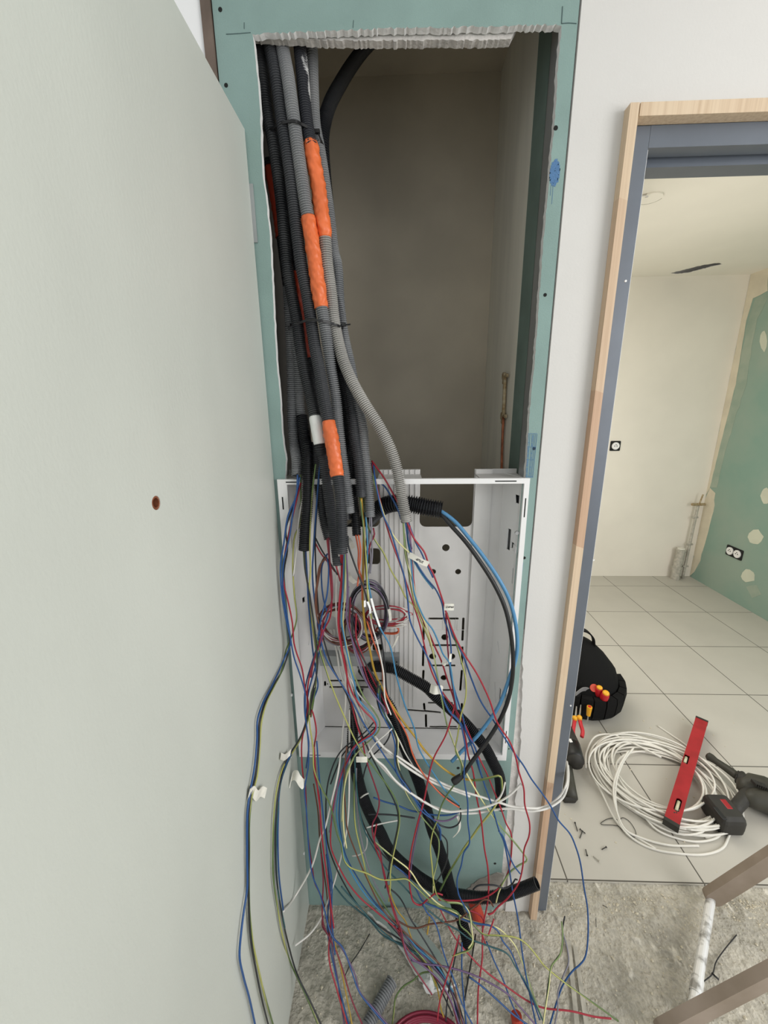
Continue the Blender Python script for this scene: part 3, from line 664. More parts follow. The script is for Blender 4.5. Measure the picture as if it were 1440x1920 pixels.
conduit('pale grey conduit bending right over the box rim, orange tape at its top',
        '582,268,.042 589,310,.04 597,350,.036 604,408,.03 608,430,.03 613,494,.03 620,544,.028 626,600,.022 634,641,.015 645,680,.008 662,719,0 684,758,-.01 712,802,-.018 734,847,-.025 745,885,-.03 754,935,-.035 762,978,-.04',
        .0130, 'cond_pale', tapes=((.0, .215, 'tape_orange', 1.15, OT),))
conduit('thin grey conduit at the back right of the bundle ending beside the box',
        '580,20,.11 585,92,.09 587,167,.085 591,236,.08 599,278,.075 616,389,.07 626,472,.065 632,497,.06 636,563,.055 640,600,.05 647,641,.045 657,686,.035 670,758,.02 680,800,.012 684,855,-.005 691,910,-.02 694,969,-.03',
        .0118, 'cond_grey')
conduit('black conduit arching in from the top right to join the bundle',
        '715,60,.40 683,92,.33 658,125,.27 636,161,.21 619,194,.16 608,230,.12 604,264,.105 608,330,.1 617,420,.095 628,520,.09 634,600,.085 638,691,.07 646,758,.055 652,827,.03 656,895,.01 657,930,0.0',
        .0150, 'cond_black', pitch=.0048)
conduit('dark conduit inside the bundle ending above green and yellow wires',
        '628,560,.05 636,600,.045 644,660,.04 655,720,.03 661,758,.02 665,813,.005 673,869,-.015 678,932,-.03', .0125, 'cond_dark')
conduit('grey conduit at the far left of the bundle ending at the rim of the box',
        '540,540,.06 545,636,.055 547,702,.05 548,786,.04 552,838,.03 556,865,.01 556,892,-.005', .0118, 'cond_grey')
conduit('charcoal conduit behind the white taped one',
        '545,560,.06 553,620,.055 559,675,.05 562,758,.045 567,800,.04 572,830,.035', .0115, 'cond_grey')
conduit('straight black conduit hanging lowest on the left of the bundle',
        '566,780,.03 573,827,.01 576,841,0 577,897,-.02 576,950,-.03 573,985,-.035 570,1031,-.04', .0133, 'cond_black')
conduit('dark conduit emerging below the white tape and ending behind the lowest one',
        '600,800,-.0 605,850,-.02 612,900,-.035 619,950,-.05 628,1010,-.06 634,1058,-.065', .0125, 'cond_dark')
conduit('dark conduit with pale ribs slanting between two others at the top of the box',
        '586,830,.03 592,870,.02 600,930,.0 607,975,-.01 616,1010,-.015', .0115, 'cond_worn')
conduit('short black conduit ending in the middle of the bundle above orange wires',
        '652,840,.03 658,890,.01 664,940,-.002 669,1003,-.01', .0112, 'cond_black')
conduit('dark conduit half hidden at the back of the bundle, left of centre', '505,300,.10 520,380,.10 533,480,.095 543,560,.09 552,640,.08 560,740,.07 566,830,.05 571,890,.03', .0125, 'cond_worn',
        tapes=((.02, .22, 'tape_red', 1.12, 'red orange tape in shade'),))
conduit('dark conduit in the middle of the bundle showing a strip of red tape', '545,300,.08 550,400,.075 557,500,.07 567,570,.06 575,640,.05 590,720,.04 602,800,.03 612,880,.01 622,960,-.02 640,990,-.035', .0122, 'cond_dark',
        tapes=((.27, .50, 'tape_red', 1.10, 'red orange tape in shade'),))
conduit('black conduit at the dark centre of the bundle', '600,300,.10 615,420,.095 622,560,.085 632,680,.065 645,780,.04 652,860,.02 648,930,.005 650,975,-.01', .0120, 'cond_black')
conduit('dark conduit just left of the green and yellow wires', '640,700,.05 650,760,.04 658,830,.02 662,900,.01 664,930,.0', .0115, 'cond_black')
# big conduits of the box
cbig = conduit('thick black conduit at the box top with blue and black cables in its open end',
        '640,1010,.20 668,990,.15 690,975,.10 706,958,.06 727,946,.035 752,943,.025 780,947,.02 798,951,.015 828,956,.01', .0215, 'cond_black', pitch=.0058)
conduit('black corrugated conduit crossing the bottom right of the box and hanging below it',
        '672,1245,.10 690,1247,.07 702,1249,.05 735,1253,.03 769,1271,.02 800,1289,.012 815,1304,.005 844,1329,-.005 871,1355,-.018 893,1380,-.024 911,1404,-.028 924,1429,-.03 936,1455,-.03 939,1490,-.03 938,1512,-.03',
        .0150, 'cond_black', pitch=.0048)
conduit('black corrugated conduit falling diagonally across the box to the floor',
        '680,1255,.09 692,1270,.06 712,1300,.03 731,1325,.005 742,1358,-.012 756,1393,-.024 774,1438,-.03 787,1472,-.035 798,1510,-.04 810,1555,-.048 823,1590,-.055 835,1627,-.066 843,1660,-.075 853,1690,-.085 863,1718,-.10 873,1752,-.12 877,1772,-.13',
        .0155, 'cond_black', pitch=.0048)
conduit('black corrugated conduit curving along the foot of the wall towards the door frame',
        '672,1290,.06 664,1340,.02 661,1400,-.02 665,1430,-.025 672,1465,-.03 681,1495,-.03 696,1530,-.035 714,1563,-.04 729,1593,-.042 748,1614,-.045 768,1631,-.048 788,1647,-.05 813,1662,-.05 838,1674,-.05 865,1679,-.05 907,1683,-.052 940,1679,-.055 973,1669,-.06 1007,1656,-.065',
        .0160, 'cond_black', pitch=.005, depth=.17)
# offcut on the floor
a, c = atZ(735, 1840, .016), atZ(688, 1925, .016)
pts, rs = corr_mesh([a, c], .0165, .0062, depth=.16); mo = MB().tube(pts, rs, 14)
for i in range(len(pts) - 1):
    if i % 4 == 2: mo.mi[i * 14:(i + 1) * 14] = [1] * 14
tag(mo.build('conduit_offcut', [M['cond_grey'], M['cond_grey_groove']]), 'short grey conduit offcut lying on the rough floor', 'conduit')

# cable ties around the bundle
def tie(label, s, tail, r=.0022):
    P = path(s, r, leaf=False); o = None
    e = MB()
    pts = spline(P, .004); rings = []
    fr = frames(pts)
    for p, (u, w) in zip(pts, fr):
        up = Vector((0, 0, 1)); nrm = (pts[-1] - pts[0]).normalized().cross(up)
        rings.append([p + up * .0024 + nrm * .001, p - up * .0024 + nrm * .001, p - up * .0024 - nrm * .001, p + up * .0024 - nrm * .001])
    e.loft(rings); o = e.build('cable_tie', M['black'])
    T = path(tail, r, leaf=False); h = T[0]
    MB().box((h.x - .004, h.y - .004, h.z - .003), (h.x + .004, h.y + .003, h.z + .003)).build('tie_head', M['black'], o)
    MB().tube(spline(T, .004), .0016, 6).build('tie_tail', M['black'], o)
    return tag(o, label, 'cable tie')
tie('upper black cable tie around the conduit bundle', '492,243,.07 500,243,.045 512,241,.036 520,234,.03 533,230,.02 546,227,.014 556,228,.012 566,233,.024 580,240,.035 590,244,.055 598,250,.075', '596,247,.062 600,258,.06 606,272,.07')
tie('lower black cable tie around the conduit bundle', '540,608,.05 548,608,.025 560,606,.014 575,601,-.004 590,600,-.012 605,602,-.012 618,605,-.004 632,610,.002 642,614,.03 648,618,.05', '645,609,.028 650,609,.026 657,608,.024', )
tie('tail of a black cable tie hanging left of the bundle', '541,610,.03 544,632,.028 548,665,.03', '541,609,.03 541,615,.03 542,620,.03')

# ---- wires: colour | label | points
WR = .00195
cnt = {}
def wire(c, label, s, off=0.0, r=WR, group=None, name='electrical_wire', cat='wire'):
    k = len(cnt); cnt[k] = 1
    off += ((k * 37) % 11 - 5) * .0022
    P = path(s, r, off); pts = spline(P, .007)
    mb = MB()
    if c in 'GH':
        mb.tube(pts, r, 6, mis=(0, 0, 0, 1, 1, 1), twist=.09); mats = [M['w%s1' % c], M['w%s2' % c]]
    else:
        mb.tube(pts, r, 6); mats = [M['w' + c]]
    o = mb.build(name, mats, smooth=True)
    return tag(o, label, cat, group or dict(wire='electrical wires hanging from the conduits', cable='cables hanging in front of the niche').get(cat))

# -- left group, over the door leaf
wire('B', 'dark blue wire hanging furthest left in front of the door leaf', '558,890 555,930 540,967 532,1020 526,1060 528,1109 536,1160 541,1182 545,1205 533,1235 509,1287 493,1318 483,1349 482,1385 477,1440 468,1490 464,1520 463,1600 463,1670 457,1710 452,1750 449,1790 456,1830 467,1870 479,1925')
wire('K', 'black wire beside the furthest left blue one in front of the door leaf', '557,888 560,904 547,956 536,993 539,1029 533,1067 530,1110 538,1170 543,1210 531,1253 511,1287 496,1320 487,1352 485,1400 480,1450 470,1492 466,1530 466,1600 466,1690 470,1760 480,1820 490,1870 504,1925')
wire('G', 'green and yellow wire beside the furthest left blue one, in front of the door leaf', '564,890 562,984 553,1004 549,1060 552,1116 556,1160 547,1193 536,1220 528,1258 514,1287 498,1322 490,1355 487,1400 482,1455 473,1490 468,1530 467,1600 467,1692 473,1760 484,1815 495,1862 513,1925')
wire('B', 'dark blue wire down the left edge of the box, to the floor offcut', '562,895 551,950 542,1010 531,1060 531,1110 540,1165 551,1231 562,1264 572,1300 572,1336 578,1391 578,1436 574,1460 571,1480 575,1527 580,1603 587,1645 600,1676 609,1709 623,1756 642,1776 659,1820 673,1859 698,1892 726,1925')
wire('R', 'red wire from the box rim down to the curled paper tag at the left', '564,905 549,967 542,998 533,1049 532,1093 540,1127 548,1167 551,1204 556,1224 566,1253 572,1291 578,1318 573,1353 566,1391 566,1429 569,1462')
wire('D', 'dark red wire twisted round the blue one below the left end of the box', '572,1466 574,1500 575,1540 579,1580 586,1630 590,1655 598,1672 608,1700 604,1735 614,1752 624,1775')
wire('K', 'black wire passing the small tag on the leaf edge and reaching the floor at left', '590,1290 580,1330 571,1362 562,1384 544,1413 533,1436 525,1469 518,1524 516,1580 518,1640 525,1695 539,1764 559,1831 581,1876 604,1925')
wire('G', 'green and yellow wire passing the small tag on the leaf edge', '592,1290 582,1333 573,1364 563,1387 546,1415 530,1440 520,1475 514,1524 512,1580 512,1640 520,1700 530,1755 549,1815 575,1870 598,1925')
wire('T', 'dark teal wire from the small tag down the leaf to the white cable end', '548,1412 537,1435 526,1470 521,1520 518,1576 520,1659 528,1709 534,1740')
wire('B', 'blue wire from the small tag, left of the teal board', '546,1413 534,1438 524,1475 522,1524 521,1570 523,1640 531,1706')
wire('W', 'thin pale wire along the inside left of the box', '569,925 560,980 555,1040 550,1080')
# -- around the left end of the box
wire('G', 'green and yellow wire from between the lowest conduits, across the teal board to the floor', '592,870 584,938 581,1016 582,1071 580,1104 589,1171 594,1230 593,1269 583,1304 580,1349 587,1402 589,1442 604,1480 618,1507 633,1567 639,1581 645,1612 656,1626 687,1637 714,1649 742,1649 762,1648 781,1664 823,1700 847,1705 860,1713 863,1735 877,1748 887,1763 882,1779 860,1788 847,1793')
wire('B', 'dark blue wire dropping just right of the lowest left conduit', '600,870 598,889 593,953 588,1027 586,1082 593,1149 600,1190 603,1207 613,1238 636,1276 658,1311 680,1353 704,1391 724,1422 742,1447 760,1478 782,1502 800,1524 813,1537 823,1553 826,1575', r=.0020)
wire('K', 'black wire crossing the box in front of the mounting rail then looping under it', '598,900 591,1011 595,1120 600,1170 609,1207 624,1253 649,1300 662,1336 678,1376 693,1411 709,1442 727,1478 742,1509 747,1536 740,1578 732,1610 728,1640 722,1665')
wire('G', 'green and yellow wire bending beside the black one over the teal board', '592,1190 601,1224 622,1287 644,1340 667,1389 684,1416 702,1440 726,1473 744,1504 749,1536 743,1577 737,1605 732,1635 732,1660 729,1690')
wire('R', 'red wire crossing behind the blue one at the left of the box', '606,1180 591,1229 578,1280 576,1313 580,1345 584,1331 593,1369 589,1402 589,1447 598,1491 602,1558 612,1637 620,1714 617,1798 631,1853 652,1925')
wire('B', 'blue wire crossing to the left of the box beside the red one', '603,1187 587,1236 573,1287 571,1330 575,1365 579,1395 574,1440')
wire('K', 'black wire from the lowest left conduit down through the box', '571,1028 573,1071 579,1104 584,1138 590,1182 595,1230 594,1262 584,1305 581,1340', -.005)
wire('B', 'dark blue wire from the lowest left conduit running into the box', '573,1028 576,1082 578,1127 582,1171 586,1216 592,1258 596,1287 588,1310', .006)
wire('G', 'green and yellow wire from the lowest left conduit', '569,1030 571,1060 577,1100 582,1150 590,1200 594,1250 590,1300 583,1345', .003)
wire('K', 'black wire between the left conduit and the arched wires in the box', '591,1008 604,1033 622,1060 633,1078')
wire('R', 'red wire between the left conduit and the arched wires in the box', '588,1012 602,1038 617,1057 628,1072', .004)
wire('D', 'dark red wire from the slanting conduit curving left in the box', '616,1008 618,1049 622,1082 622,1127 613,1149 604,1171 600,1204 589,1238 583,1270')
wire('R', 'red wire from the slanting conduit running right in the box', '619,1008 627,1049 633,1071 638,1090', .004)
wire('R', 'second red wire from the slanting conduit falling to the coil', '613,1010 617,1045 620,1090 622,1130 618,1160 608,1180 602,1210')
wire('B', 'blue wire arched like an oval left of the coil', '611,1040 616,1060 616,1082 613,1116 607,1140 600,1170 596,1200')
wire('N', 'brown wire arched left of the coil', '613,1040 604,1052 598,1082 593,1116 596,1149 603,1165')
wire('B', 'blue wire arched inside the brown one left of the coil', '614,1038 604,1060 603,1093 607,1125 614,1150', .004)
wire('N', 'brown wire arched nearest to the box side', '612,1045 600,1060 594,1095 591,1125 594,1155 598,1170', -.004)
wire('B', 'blue wire from the coil to below the left end of the rail', '616,1150 604,1190 598,1225 588,1262 578,1300 574,1340')
# -- the five wires of the second conduit
wire('W', 'white wire from the dark conduit with orange tape', '636,1034,-.10 634,1060 631,1082 630,1138 633,1180 640,1216 646,1258 658,1275 670,1298 685,1315 705,1329 723,1341 731,1353 739,1370 751,1393 760,1412 782,1447')
wire('R', 'red wire from the orange-taped conduit looping back and down the teal board', '639,1034,-.10 640,1082 636,1127 634,1171 640,1216 648,1256 653,1278 665,1307 682,1332 697,1347 705,1361 699,1375 682,1386 664,1400 650,1430 638,1458 625,1513 620,1560 621,1590 634,1622 653,1656 676,1684 698,1703 728,1728 751,1748')
wire('R', 'second red wire from the orange-taped conduit, reaching the white box tag', '643,1034,-.10 641,1090 638,1130 636,1171 642,1216 650,1258 652,1290 661,1326 670,1362 679,1387 684,1414')
wire('D', 'dark red wire leaving the white box tag towards the floor', '686,1422 690,1436 704,1476 711,1502 707,1527 698,1547 702,1578 712,1595 718,1632 728,1673 742,1715 752,1743 758,1777 767,1800 790,1835 810,1865')
wire('L', 'light blue wire from the orange-taped conduit looping back under the rim', '646,1034,-.10 643,1104 640,1160 647,1204 656,1250 664,1278 671,1309 685,1326 699,1341 706,1357 703,1374 680,1390 660,1405 647,1425 640,1454 636,1480 631,1524 640,1578 645,1605 656,1631 684,1676 712,1706 751,1739 781,1776 820,1812 850,1860', r=.0021)
wire('H', 'pale yellow and green wire from the orange-taped conduit looping back', '648,1036,-.10 646,1127 643,1171 651,1216 661,1256 669,1278 682,1306 696,1326 706,1341 712,1355 710,1370 695,1387 672,1408 655,1440 645,1480 641,1540')
wire('P', 'purple wire from the orange-taped conduit crossing the rail', '649,1036,-.10 652,1104 650,1160 658,1193 673,1238 687,1278 702,1304 719,1326 722,1335')
wire('D', 'dark red wire beside the purple one across the rail', '657,1120 656,1180 664,1205 680,1245 692,1280 707,1305 722,1335', .003)
wire('S', 'grey wire beside the purple one across the rail', '654,1100 654,1160 660,1200 670,1240 682,1270 697,1295 712,1316', -.003)
wire('K', 'black wire behind the purple one across the rail', '662,1130 662,1190 676,1225 694,1258 712,1290 724,1312', .008)
wire('R', 'red wire behind the purple one across the rail', '668,1150 668,1195 682,1235 697,1270 713,1300 726,1330 727,1338', .006)
# -- centre: yellow, orange, greens
wire('Y', 'thick mustard yellow wire down the centre and out over the rim', '677,934,-.03 682,993 681,1060 680,1116 684,1171 693,1216 704,1264 727,1309 753,1349 780,1384 800,1411 833,1442 860,1458 887,1463', r=.0029)
wire('G', 'thick green and yellow end bent up beside the hanging conduit, running back to the floor', '887,1463,-.075 903,1462,-.08 920,1458,-.085 937,1455,-.09 941,1472,-.09 940,1488,-.09 932,1505,-.09 917,1527,-.09 902,1545,-.085 883,1572,-.08 867,1595,-.08 852,1620,-.08 840,1640,-.085 825,1670,-.09', r=.0027)
wire('G', 'green and yellow wire from the dark conduit drifting right to the middle of the box', '682,934 689,984 702,1011 720,1038 733,1069 749,1096 762,1122 776,1136 783,1149')
wire('G', 'green and yellow wire close beside the thick mustard one', '675,932 681,986 685,1032 688,1080 690,1120 697,1160', .003, r=.002)
wire('L', 'light blue wire between the green ones falling across the rail to the cut ends', '685,960 688,1000 689,1035 688,1071 696,1122 702,1149 713,1178 731,1211 744,1270 760,1324 776,1364 785,1402 797,1425 813,1450 833,1480 860,1508')
wire('O', 'orange wire from the short black conduit to the coil', '667,1003 672,1032 672,1062 678,1085 679,1125')
wire('O', 'second orange wire left of the thick mustard one', '672,1003 676,1030 674,1065 670,1100', .004)
wire('O', 'orange wire crossing the rail to the cut ends', '688,1165 693,1180 704,1213 716,1247 720,1287 730,1315 742,1340 762,1376 775,1417 793,1450 813,1475 837,1498 861,1514')
wire('K', 'black wire from the centre falling to the cut ends', '700,1150 711,1180 718,1218 722,1258 727,1304 744,1353 757,1388 770,1422 790,1450 813,1475 838,1496 862,1512')
wire('W', 'white wire beside the orange one crossing the rail', '690,1105 692,1140 698,1175 707,1205 714,1235 719,1262 722,1310 733,1340', .003)
wire('K', 'thick black wire slanting from the conduits to the coil', '652,1005 653,1022 662,1050 672,1077 681,1100 688,1123 693,1146', -.01, r=.0022)
wire('S', 'grey wire from the thin grey conduit into the coil', '693,968 692,1016 695,1047 692,1070 686,1095')
wire('S', 'second grey wire from the thin grey conduit', '696,968 697,1010 698,1040 694,1075', .003)
wire('N', 'brown wire right of the short black conduit', '688,1008 684,1035 686,1070 690,1100')
wire('D', 'dark red looped wire behind the thin grey conduit', '700,990 702,1003 698,1012 694,1022 690,1040', .01)
wire('K', 'black wire curving round the right of the crossing bundle', '709,1278 707,1313 716,1340 733,1364 743,1387 742,1420 751,1451 769,1480 791,1509 800,1530 820,1557 837,1575 839,1590 838,1612 825,1643 813,1660')
wire('H', 'pale yellow and green wire curving round with the black one', '711,1282 710,1313 719,1340 736,1364 746,1387 745,1422 752,1455 762,1487 778,1513 792,1533 813,1558 822,1573 823,1593 818,1623 813,1643 812,1675', -.004)
wire('B', 'blue wire curving round with the black one', '708,1300 712,1325 722,1350 735,1375 741,1400 740,1425 745,1450 763,1475 778,1500 792,1522 813,1538 825,1553 826,1575', .004)
wire('T', 'teal wire curving round with the black one', '713,1285 713,1315 724,1345 739,1370 745,1400 744,1430 757,1462 772,1490 790,1515', .002)
wire('K', 'thin black wire looped back from the right of the crossing bundle', '732,1370 730,1380 723,1393 708,1408 693,1423 684,1445 681,1458')
wire('W', 'thin white thread crossing above the rim of the box', '735,1366 722,1378 710,1388 700,1398 690,1412')
wire('K', 'black wire hooked left from the crossing bundle onto the teal board', '700,1355 685,1372 668,1386 650,1398 636,1413 622,1442 613,1480 611,1524 614,1578 626,1617 651,1667 676,1703 712,1737 753,1764 780,1790 810,1825 850,1905')
wire('K', 'second black wire hooked left from the crossing bundle', '706,1362 690,1377 672,1390 656,1400 642,1416 628,1448 620,1470', .004)
wire('P', 'purple wire hooked left from the crossing bundle onto the teal board', '668,1398 656,1413 640,1447 632,1480 625,1520 618,1560')
wire('B', 'blue wire hooked left onto the teal board', '670,1400 658,1417 645,1447 638,1491 636,1530 639,1562 648,1603 670,1645 703,1692 731,1723 767,1756 795,1787 822,1817 847,1862 861,1925')
wire('H', 'yellow wire hooked left below the rim of the box', '668,1412 657,1432 649,1453 645,1480 643,1510 645,1560 650,1590')
wire('T', 'dark teal wire following the curve of the large conduit', '664,1389 665,1420 667,1460 670,1491 677,1536 687,1565 705,1597 723,1627 755,1660 780,1687 805,1708 830,1728 860,1745 880,1760 920,1775 952,1789 969,1817 986,1842 1002,1878 1020,1918')
wire('K', 'black wire inside the curve of the large conduit', '660,1340 664,1380 666,1440 669,1480 674,1520 684,1550 700,1580 716,1600 738,1622', .005)
wire('N', 'brown wire falling over the teal board to the crowd of wires on the floor', '650,1400 645,1460 648,1520 651,1553 667,1598 687,1645 720,1709 748,1737 781,1770 820,1803 845,1835 868,1925')
wire('G', 'thin green wire over the teal board left of the large conduit', '664,1450 664,1520 667,1553 681,1612 689,1645 717,1692 751,1742 776,1778 803,1812 817,1850')
wire('S', 'thin pale wire over the teal board', '668,1440 668,1500 675,1560 686,1610 700,1650 722,1690', -.004)
wire('R', 'red wire in the middle of the teal board looping left', '706,1545 702,1580 716,1620 726,1660 735,1700 748,1740 756,1770', .004)
wire('B', 'blue wire in the left of the crowd on the floor', '612,1603 619,1659 614,1742 626,1812 642,1876 655,1925')
wire('Y', 'pale yellow wire in the left of the crowd on the floor', '622,1750 628,1770 639,1814 648,1859 661,1925', r=.0021)
wire('D', 'dark red wire in the left of the crowd on the floor', '602,1600 606,1650 606,1731 620,1762 634,1792 645,1826 659,1873 681,1925')
wire('P', 'purple wire in the left of the crowd on the floor', '610,1560 616,1640 622,1700 622,1770 632,1830 646,1925')
wire('R', 'red wire hugging the left bundle over the teal board', '589,1400 592,1450 600,1520 604,1570 610,1620 618,1680 626,1740', .003)
wire('B', 'blue wire hugging the left bundle over the teal board', '594,1390 598,1450 606,1530 614,1600 622,1650 622,1720 628,1790', -.003)
wire('N', 'dark wire hugging the left bundle over the teal board', '588,1470 596,1520 600,1580 608,1640 614,1690 616,1760', .001)
# -- right group out of the pale conduit
wire('R', 'red wire furthest right from the pale conduit, ending at the foot of the white wall', '762,976,-.04 776,1009 796,1036 804,1060 811,1073 820,1096 831,1129 838,1153 853,1193 869,1224 891,1258 902,1278 918,1313 933,1356 956,1391 967,1420 973,1447 982,1478 984,1509 993,1544 992,1567 983,1592 980,1626 972,1656 952,1684 933,1701 922,1713 914,1714', r=.0021)
wire('B', 'blue wire from the pale conduit through the right of the box down to the floor', '760,976,-.04 767,1022 776,1047 798,1082 818,1107 829,1133 833,1160 842,1189 846,1224 844,1258 849,1282 858,1313 867,1342 876,1376 891,1402 898,1436 907,1467 918,1498 927,1527 936,1558 944,1576 952,1612 961,1670 972,1728 980,1792 991,1853 1006,1925')
wire('B', 'dark blue wire swinging furthest right across the door frame and down to the floor', '838,1150 849,1193 856,1205 869,1231 884,1273 902,1316 924,1349 944,1380 964,1411 982,1436 996,1460 1016,1487 1031,1509 1047,1538 1069,1564 1081,1592 1088,1617 1095,1664 1102,1709 1102,1764 1097,1795 1087,1809 1074,1820 1055,1848 1044,1878 1030,1925', r=.0021)
wire('G', 'green and yellow wire from the lower paper tag, looping down to the teal board', '838,1149 853,1198 864,1236 873,1273 873,1309 864,1342 858,1380 854,1407 865,1432 865,1450 853,1470 840,1488 828,1510 820,1537 812,1557 807,1588 810,1623 813,1653 822,1682 840,1692 863,1695 878,1707')
wire('H', 'pale yellow and green wire from the pale conduit, ending over the white wall', '756,978,-.04 762,1051 773,1087 782,1131 798,1171 811,1216 818,1255 827,1304 838,1358 856,1407 873,1447 898,1491 922,1527 944,1556 955,1568 977,1595 988,1613 972,1623 955,1637 936,1670 930,1692', r=.0021)
wire('B', 'blue wire running behind the pale conduit at the rim of the box', '697,868,.0 704,896 722,913 736,936 747,958 752,975')
wire('R', 'red wire running behind the pale conduit at the rim of the box', '697,864,.0 720,896 740,931 750,950', .003)
wire('R', 'red wire crossing the middle of the box to the teal board and the large conduit', '698,868,.0 702,893 713,940 722,976 736,1020 751,1060 767,1109 776,1136 787,1171 798,1220 809,1258 820,1282 836,1307 853,1329 871,1358 884,1387 898,1420 913,1451 924,1478 940,1518 949,1544 958,1562 959,1598 952,1637 933,1667 905,1684 863,1689 822,1687')
wire('B', 'blue wire crossing the middle of the box beside the red one', '700,870,.0 704,904 718,964 733,998 747,1044 758,1082 764,1122 769,1164 780,1191 796,1222 813,1256 827,1296 840,1331 862,1356 869,1380 873,1410 870,1455 877,1505 877,1538 880,1582 870,1598 865,1622 857,1650 860,1677 867,1692 878,1712')
wire('H', 'pale yellow and green wire starting highest at the rim of the box', '697,878,.0 702,905 709,930 719,962 727,985 744,1013 767,1036')
wire('R', 'red wire from the first paper tag down the middle of the board to the floor', '768,985 772,1049 776,1093 782,1133 794,1165 807,1193 815,1212 827,1238 840,1278 851,1311 860,1349 871,1376 878,1416 887,1447 893,1491 902,1536 908,1589 915,1631 915,1687 905,1742 904,1798 897,1853 895,1925', r=.0021)
wire('L', 'light blue wire with kinks from the middle of the box to the crossing', '770,1040 774,1090 778,1116 796,1160 811,1180 824,1209 831,1227 842,1242 849,1280 853,1304 858,1330')
wire('L', 'light blue wire from the pale conduit under the first paper tag', '765,980 764,1010 771,1040 790,1075 812,1104', .002)
wire('B', 'dark blue wire beside the furthest right red one near the pale conduit', '766,980 780,1018 790,1036 797,1052 804,1066 812,1083', .004)
wire('P', 'purple wire from the pale conduit to the first paper tag', '764,980 768,1005 772,1030', -.003)
wire('D', 'dark red wire from the middle tag down to the crossing', '836,1150 837,1180 840,1220 843,1250 849,1290 853,1320 856,1340')
wire('G', 'thin green wire beside the pale yellow one in the middle of the box', '758,1000 763,1045 768,1085 776,1125 790,1165 806,1205 815,1235', .005)
wire('R', 'bright red wire crossing left from the crossing down over the teal board', '853,1318 847,1344 835,1380 813,1422 803,1460 795,1500 782,1547 770,1602 767,1643 770,1673 776,1692 788,1697 803,1685 818,1675 830,1678', r=.0021)
wire('P', 'purple wire behind the bright red one over the teal board', '796,1500 785,1547 774,1602 769,1645', .004)
wire('B', 'short blue wire ending beside the red one over the white wall', '935,1558 943,1568 953,1598 963,1622 975,1638')
wire('B', 'blue wire from the lower paper tag to the crossing', '828,1304 842,1331 860,1350 876,1378 888,1410 897,1438 907,1467', .006)
wire('B', 'blue wire curled below the cut cable ends', '861,1523 843,1528 813,1528 795,1524')
wire('P', 'purple wire curled below the cut cable ends', '857,1529 848,1535 837,1539 822,1539 813,1536')
wire('K', 'black wire curled below the cut cable ends', '863,1516 864,1530 862,1540 857,1547 843,1552 827,1548 817,1540')
wire('B', 'thin blue wire lying left across the teal board', '700,1495 720,1503 745,1510 770,1520 788,1523')
wire('K', 'thin black wire stub pointing right across the teal board', '690,1527 720,1527 753,1530 778,1534')
# -- crowd flowing to the floor on the right
wire('B', 'blue wire in the fan below the large conduit', '738,1622 763,1642 780,1667 793,1690 822,1702 847,1713 872,1725 897,1732 920,1736 933,1745 943,1765 957,1783 974,1823 997,1870 1012,1912', r=.002)
wire('S', 'grey wire in the fan below the large conduit', '745,1628 768,1650 787,1675 800,1692 830,1706 855,1719 880,1729 905,1735', .004, r=.002)
wire('H', 'pale yellow wire running along the large conduit into the fan', '702,1578 710,1585 738,1608 763,1627 773,1638 787,1660 803,1677 820,1693 840,1704 858,1712')
wire('H', 'pale yellow wire from the fan out across the rough floor', '803,1690 822,1698 850,1710 880,1726 910,1734 933,1740 953,1757 967,1775 975,1793 986,1823 999,1862 1017,1912')
wire('H', 'pale yellow wire draped over the end of the diagonal conduit', '838,1692 863,1694 874,1702 880,1712 884,1740 886,1765 878,1778')
wire('G', 'thin green and yellow wire ending furthest right on the rough floor', '878,1715 883,1727 895,1742 907,1752 933,1754 967,1758 985,1768 1007,1793 1019,1809 1052,1837 1086,1862 1124,1889 1160,1915')
wire('R', 'thin red wire ending at the right of the rough floor', '822,1698 847,1748 862,1770 877,1787 897,1809 919,1828 947,1848 988,1876 1016,1889 1072,1896 1113,1906 1146,1910')
wire('P', 'lilac wire crossing the rough floor to the lower edge', '770,1800 800,1808 822,1810 874,1823 911,1839 952,1864 974,1887 1003,1920')
wire('B', 'dark blue wire crossing the rough floor to the lower edge', '880,1832 902,1848 936,1878 961,1901 990,1922')
wire('B', 'blue wire falling right of the diagonal conduit end', '912,1765 920,1785 927,1803 944,1839 958,1878 969,1901 985,1921', .003)
wire('B', 'blue wire falling left of the diagonal conduit end', '793,1695 800,1710 813,1725 822,1747 828,1773 838,1805 852,1839 866,1881 887,1923')
wire('K', 'black wire falling from the teal board straight to the lower edge', '732,1667 747,1680 758,1697 770,1723 783,1743 800,1770 817,1798 838,1840 855,1885 864,1925')
wire('Y', 'yellow wire falling from the teal board to the lower edge', '729,1660 735,1685 747,1710 760,1727 770,1755 780,1780 793,1800 808,1817 822,1862 827,1892 838,1922')
wire('K', 'black wire crossing behind the diagonal conduit end', '861,1756 855,1787 847,1826 838,1881 836,1915')
wire('B', 'dark blue wire dropping straight from the diagonal conduit end', '866,1767 866,1826 869,1867 874,1922')
wire('R', 'red wire dropping left of the diagonal conduit end', '861,1753 849,1798 833,1848 824,1881 820,1915')
wire('N', 'olive brown wire looping over the floor left of the diagonal conduit end', '745,1726 767,1738 783,1740 805,1733 830,1730 857,1725 872,1715 880,1707 897,1695 907,1687 917,1688 925,1700')
wire('Y', 'short mustard wire end pointing down at the foot of the teal board', '806,1715 804,1730 801,1752', r=.002)
wire('P', 'purple wire in the dense curve to the lower edge', '751,1748 767,1792 795,1812 825,1840 845,1875 862,1922')
wire('S', 'grey wire in the dense curve to the lower edge', '735,1735 765,1770 795,1800 828,1832 850,1870 868,1922', .004)
